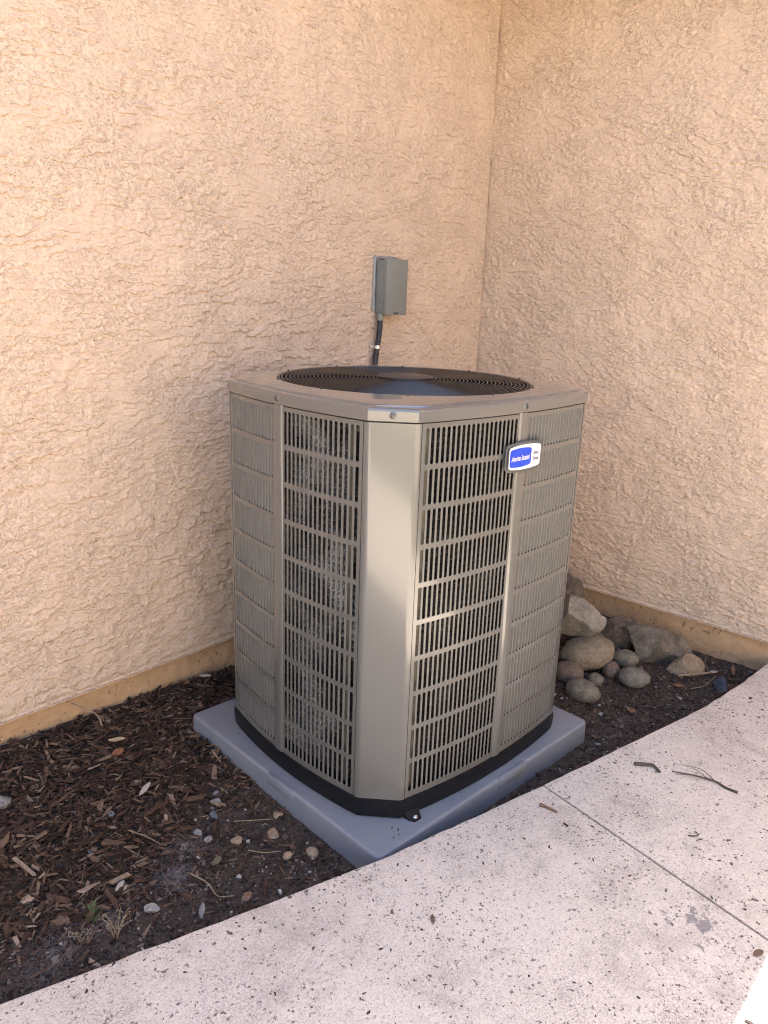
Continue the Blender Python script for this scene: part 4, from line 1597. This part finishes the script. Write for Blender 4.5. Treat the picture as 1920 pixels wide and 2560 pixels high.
small_stone("tan pebble on the mulch, above the pale grey pebble", -2.216, -0.343, 0.024, 'p_tan', 216)
small_stone("ochre pebble on the mulch right of the white splinter leaf", -2.125, -0.390, 0.020, 'p_tan', 217)
small_stone("small white pebble beside the egg-shaped cobble and the pad", -0.775, -0.985, 0.018, 'p_white', 218, group="loose stones in the right bed")


def leaf(label, x, y, z, ln, wd, yaw, mat, tilt=(0.0, 0.0), curl=0.25, name="dry_leaf", group="fallen leaves"):
    V, F = [], []
    nl, nw = 9, 5
    for i in range(nl):
        s = i / (nl - 1)
        half_w = wd / 2 * (math.sin(math.pi * min(1, s * 0.96 + 0.02)) ** 0.8)
        for j in range(nw):
            q = (j / (nw - 1)) * 2 - 1
            V.append(((s - 0.5) * ln, q * half_w, curl * wd * (q * q) * 0.6 + curl * ln * 0.35 * (s - 0.5) ** 2 + 0.0008 * math.sin(7 * s + 3 * q)))
    for i in range(nl - 1):
        for j in range(nw - 1):
            F.append((i * nw + j, (i + 1) * nw + j, (i + 1) * nw + j + 1, i * nw + j + 1))
    o = mesh(name, V, F, M[mat], None, True)
    sm = o.modifiers.new("thickness", 'SOLIDIFY')
    sm.thickness = 0.0006
    o.location = (x, y, z)
    o.rotation_euler = (tilt[0], tilt[1], yaw)
    return tag(o, label, "leaf", group)


def tz(x, y, e=0.012):
    return float(terrain(x, y)) + e


leaf("broad tan dry leaf lying on the mulch near the wall", -2.079, -0.195, tz(-2.079, -0.195, 0.024), 0.050, 0.020, -0.7, 'leaf_tan', (0.1, -0.1))
leaf("curled orange-brown leaf on the mulch below the broad tan leaf", -2.114, -0.264, tz(-2.114, -0.264, 0.026), 0.046, 0.022, 0.2, 'leaf_orange', (0.5, 0.1))
leaf("bleached white splinter leaf standing on the mulch", -2.141, -0.459, tz(-2.141, -0.459, 0.024), 0.048, 0.014, 0.3, 'leaf_pale', (0.4, -0.3))
leaf("ashen grey leaf leaning on the edge of the walk", -2.300, -0.960, 0.072, 0.034, 0.013, 0.75, 'leaf_ash', (0.5, -0.5))
leaf("brown leaf standing upright against the edge of the walk", -2.203, -0.998, 0.070, 0.030, 0.018, -0.5, 'leaf_brown', (0.8, -0.7))
leaf("small white papery scrap on the soil above the white pebble", -2.375, -0.734, tz(-2.375, -0.734), 0.030, 0.013, 0.25, 'leaf_pale', (0.3, -0.3))
leaf("olive brown oval leaf on bare soil below the pale stones", -2.159, -0.820, tz(-2.159, -0.82), 0.036, 0.018, 0.3, 'leaf_green', (0.1, 0.0))
leaf("reddish leaf flat on the soil in front of the golden brown rock", -0.375, -1.293, tz(-0.375, -1.293, 0.008), 0.040, 0.018, -0.9, 'leaf_orange', (0.2, 0.1))
leaf("red-brown leaf upright by the walk, below the right wall", -0.110, -1.405, tz(-0.11, -1.405, 0.03), 0.042, 0.020, 0.8, 'leaf_orange', (0.3, -1.0))
leaf("brown leaf on the soil right of the pad's corner", -0.672, -1.241, tz(-0.672, -1.241, 0.008), 0.045, 0.030, 0.4, 'leaf_brown', (0.1, 0.1))
leaf("pale curled leaf on the litter under the right wall", -0.150, -1.345, tz(-0.15, -1.345, 0.012), 0.045, 0.014, -0.6, 'leaf_pale', (0.3, 0.1))
leaf("tan crumpled leaf beside the golden brown rock", -0.130, -1.300, tz(-0.13, -1.3, 0.015), 0.032, 0.024, 0.9, 'leaf_tan', (0.5, 0.2), 0.5)
leaf("orange leaf scrap by the foundation behind the pad's left corner", -1.715, -0.035, tz(-1.715, -0.035, 0.02), 0.030, 0.016, 0.2, 'leaf_orange', (0.4, 0.1))
leaf("white oval leaf by the foundation behind the pad's left corner", -1.645, -0.045, tz(-1.645, -0.045, 0.025), 0.045, 0.016, -0.6, 'leaf_pale', (0.3, 0.1))
leaf("brown pointed leaf alone on the middle of the concrete walk", -1.972, -1.363, WZ + 0.002, 0.026, 0.010, 0.75, 'leaf_brown', (0, 0), 0.15)
leaf("dark leaf at the edge of the sunlit patch on the walk", -1.558, -1.925, WZ + 0.003, 0.030, 0.014, -0.4, 'leaf_brown', (0, 0), 0.2)


def stick(name, label, pts, r0, r1, mat, cat="twig", group="twigs and sticks", extra=()):
    pts = catmull(pts, 5)
    o0 = pts[0].copy()
    mb = MB()
    n = len(pts)
    mb.tube([p - o0 for p in pts], [r0 + (r1 - r0) * i / (n - 1) for i in range(n)], 6)
    for ex in extra:
        q = catmull(ex[0], 4)
        mb.tube([p - o0 for p in q], [ex[1] * (1 - 0.6 * i / (len(q) - 1)) for i in range(len(q))], 5)
    o = mb.build(name, M[mat], None, True)
    o.location = o0
    return tag(o, label, cat, group)


w = WZ
stick("twig", "branched dry twig lying on the far part of the walk", [(-1.010, -1.705, w + 0.003), (-1.012, -1.670, w + 0.004), (-1.005, -1.640, w + 0.005), (-1.02, -1.590, w + 0.006), (-1.045, -1.530, w + 0.004)], 0.0042, 0.0015, 'twig',
      extra=[([(-1.005, -1.64, w + 0.005), (-0.985, -1.60, w + 0.010), (-0.985, -1.555, w + 0.008)], 0.0014), ([(-1.015, -1.61, w + 0.005), (-1.04, -1.575, w + 0.012), (-1.06, -1.545, w + 0.008)], 0.0012), ([(-1.01, -1.625, w + 0.005), (-1.00, -1.57, w + 0.014), (-1.015, -1.52, w + 0.012)], 0.0011)])
stick("bark_stick", "bent brown bark strip on the walk behind the branched twig", [(-1.090, -1.432, w + 0.004), (-1.070, -1.462, w + 0.007), (-1.060, -1.478, w + 0.006), (-1.075, -1.505, w + 0.004)], 0.0055, 0.004, 'twig')
stick("bark_stick", "straight brown bark sliver on the walk near the start of the joint", [(-1.456, -1.327, w + 0.003), (-1.454, -1.35, w + 0.004), (-1.452, -1.378, w + 0.003)], 0.0046, 0.003, 'leaf_brown')
stick("bark_stick", "short dark curled bark shaving on the right slab", [(-1.290, -1.672, w + 0.002), (-1.280, -1.688, w + 0.004), (-1.268, -1.69, w + 0.004), (-1.262, -1.678, w + 0.002)], 0.0018, 0.0012, 'twig')
stick("twig", "straight grey stick on the soil in front of the golden brown rock", [(-0.300, -1.262, tz(-0.3, -1.262, 0.012)), (-0.25, -1.30, tz(-0.25, -1.3, 0.016)), (-0.195, -1.345, tz(-0.195, -1.345, 0.018))], 0.0042, 0.0048, 'straw')
stick("twig", "crooked grey twig standing at the right end of the straight stick", [(-0.19, -1.352, tz(-0.19, -1.352, 0.008)), (-0.175, -1.325, tz(-0.17, -1.32, 0.03)), (-0.14, -1.305, tz(-0.14, -1.3, 0.045)), (-0.10, -1.30, tz(-0.1, -1.3, 0.06))], 0.0055, 0.0025, 'twig')
stick("straw_stem", "thin forked straw stem on the soil near the blue-grey stone", [(-0.36, -1.33, tz(-0.36, -1.33)), (-0.31, -1.365, tz(-0.31, -1.365)), (-0.25, -1.37, tz(-0.25, -1.37, 0.016)), (-0.20, -1.375, tz(-0.2, -1.375, 0.02))], 0.0014, 0.001, 'straw')
stick("straw_stem", "pale curved stem leaning against the foundation at the left", [(-2.075, -0.10, tz(-2.075, -0.10, 0.016)), (-2.07, -0.06, tz(-2.07, -0.06, 0.035)), (-2.10, -0.025, tz(-2.1, -0.02, 0.055)), (-2.14, 0.0, tz(-2.14, 0.0, 0.085))], 0.0030, 0.0016, 'straw')
stick("straw_stem", "curved dry stem on the soil pointing at the walk, under the lint", [(-2.235, -0.815, tz(-2.235, -0.815, 0.018)), (-2.225, -0.875, tz(-2.225, -0.875, 0.016)), (-2.235, -0.93, tz(-2.235, -0.93, 0.014)), (-2.222, -0.975, 0.07)], 0.0022, 0.0012, 'straw')
stick("straw_stem", "thin straight straw on the mulch left of the upper lint tuft", [(-2.262, -0.575, tz(-2.262, -0.575, 0.018)), (-2.245, -0.63, tz(-2.245, -0.63, 0.018)), (-2.222, -0.675, tz(-2.222, -0.675, 0.012))], 0.0016, 0.001, 'straw')
stick("straw_stem", "thin straw lying above the largest tan stone", [(-2.03, -0.72, tz(-2.03, -0.72, 0.014)), (-1.985, -0.755, tz(-1.985, -0.755, 0.014)), (-1.945, -0.785, tz(-1.945, -0.785, 0.014))], 0.0014, 0.001, 'straw')
stick("straw_stem", "short straw on the soil below the tan stones by the pad", [(-2.08, -0.845, tz(-2.08, -0.845)), (-2.055, -0.88, tz(-2.055, -0.88)), (-2.02, -0.905, tz(-2.02, -0.905))], 0.0015, 0.001, 'straw')

# small green sprout
sp0 = Vector((-2.476, -0.80, tz(-2.476, -0.80, 0.0)))
spr = empty("weed_sprout", sp0)
tag(spr, "small green weed sprout near the walk in the lower left", "weed")
mb = MB()
mb.tube([(0, 0, 0), (0.001, 0, 0.02), (0.003, 0.001, 0.045), (0.004, 0.003, 0.062)], [0.0016, 0.0014, 0.0012, 0.0007], 6)
mb.build("stem", M['sprout'], spr, True)
for k in range(11):
    a = k * 2.4
    h = 0.008 + 0.005 * k
    ln = 0.022 - 0.0008 * k
    mb = MB()
    ca, sa = math.cos(a), math.sin(a)
    pts = []
    for s, wv in ((0.0, 0.0012), (0.4, 0.0034), (0.8, 0.0022), (1.0, 0.0002)):
        rr = 0.0015 + ln * s * 0.75
        pts += [(rr * ca - wv * sa, rr * sa + wv * ca, h + ln * s * 0.75), (rr * ca + wv * sa, rr * sa - wv * ca, h + ln * s * 0.75)]
    mb.add(pts, [(0, 1, 3, 2), (2, 3, 5, 4), (4, 5, 7, 6)])
    mb.build("leaf", M['sprout'], spr, True)


def dry_weed(label, x, y, n, hgt, seed):
    rr = random.Random(seed)
    e = empty("dried_weed", (x, y, tz(x, y, 0.0)))
    tag(e, label, "dried weed", "dried weeds by the walk")
    for i in range(n):
        a = rr.uniform(0, 6.28)
        sp_r = rr.uniform(0.3, 1.0) * hgt * 0.8
        p0 = Vector((rr.uniform(-1, 1) * 0.006, rr.uniform(-1, 1) * 0.006, 0))
        p1 = p0 + Vector((math.cos(a) * sp_r * 0.35, math.sin(a) * sp_r * 0.35, hgt * 0.5))
        p2 = p0 + Vector((math.cos(a) * sp_r, math.sin(a) * sp_r, hgt * rr.uniform(0.7, 1.05)))
        q = catmull([p0, p1, p2], 4)
        mb = MB()
        mb.tube(q, [0.0011 - 0.0005 * k / (len(q) - 1) for k in range(len(q))], 5)
        st = mb.build("stem", M['straw'], e, True)
        mb = MB()
        for k in range(5):
            c_ = q[-1 - (k % 4)] + Vector((rr.uniform(-1, 1), rr.uniform(-1, 1), rr.uniform(-0.6, 1))) * 0.006
            s = rr.uniform(0.0010, 0.0022)
            mb.add([tuple(c_ + Vector(v) * s) for v in ((1, 0, 0), (-1, 0, 0), (0, 1, 0), (0, -1, 0), (0, 0, 1.4), (0, 0, -1.4))], [(0, 2, 4), (2, 1, 4), (1, 3, 4), (3, 0, 4), (2, 0, 5), (1, 2, 5), (3, 1, 5), (0, 3, 5)])
        mb.build("seed_heads", M['drygrey'], st)


dry_weed("larger dried grey weed with branching stems beside the walk", -2.462, -0.872, 9, 0.055, 1)
dry_weed("smaller dried grey weed left of the green sprout", -2.515, -0.822, 6, 0.035, 2)


# lint: loose tufts of fine grey hair
def lint(label, x, y, n, spread, hgt, seed, stretch=1.6, yaw=0.4):
    rr = np.random.default_rng(seed)
    V, F = [], []
    for i in range(n):
        c_ = np.array((rr.normal(0, spread * 0.38) * stretch, rr.normal(0, spread * 0.38), abs(rr.normal(0, hgt * 0.5))))
        a = rr.uniform(0, 6.28)
        ln = rr.uniform(0.4, 1.2) * spread
        k = rr.normal(0, 6.0 / spread * 0.25)
        p = c_.copy()
        m = 6
        w_ = 0.00013
        o0 = len(V)
        for j in range(m):
            d_ = np.array((math.cos(a), math.sin(a), rr.normal(0, 0.25)))
            nn = np.array((-math.sin(a), math.cos(a), 0))
            V.append(tuple(p + nn * w_))
            V.append(tuple(p - nn * w_))
            p = p + d_ * ln / m
            p[2] = max(p[2], 0.001)
            a += k * ln / m
        F += [(o0 + 2 * j, o0 + 2 * j + 1, o0 + 2 * j + 3, o0 + 2 * j + 2) for j in range(m - 1)]
    o = mesh("lint_tuft", V, F, M['fluff'])
    o.location = (x, y, tz(x, y, 0.012))
    o.rotation_euler = (0, 0, yaw)
    tag(o, label, "lint", "tufts of grey lint on the soil")


lint("upper wispy tuft of grey lint on the soil below the grey pebble pair", -2.191, -0.726, 150, 0.045, 0.016, 1, 1.6, -0.6)
lint("dense curled tuft of grey lint in the middle of the bare soil", -2.268, -0.800, 240, 0.045, 0.022, 2, 1.5, 0.6)
lint("long wispy tuft of grey lint in the lower left by the walk", -2.585, -0.835, 150, 0.055, 0.016, 3, 1.9, 0.5)
lint("thin tuft of grey lint behind the larger dried weed", -2.455, -0.838, 90, 0.040, 0.014, 4, 1.6, -0.2)
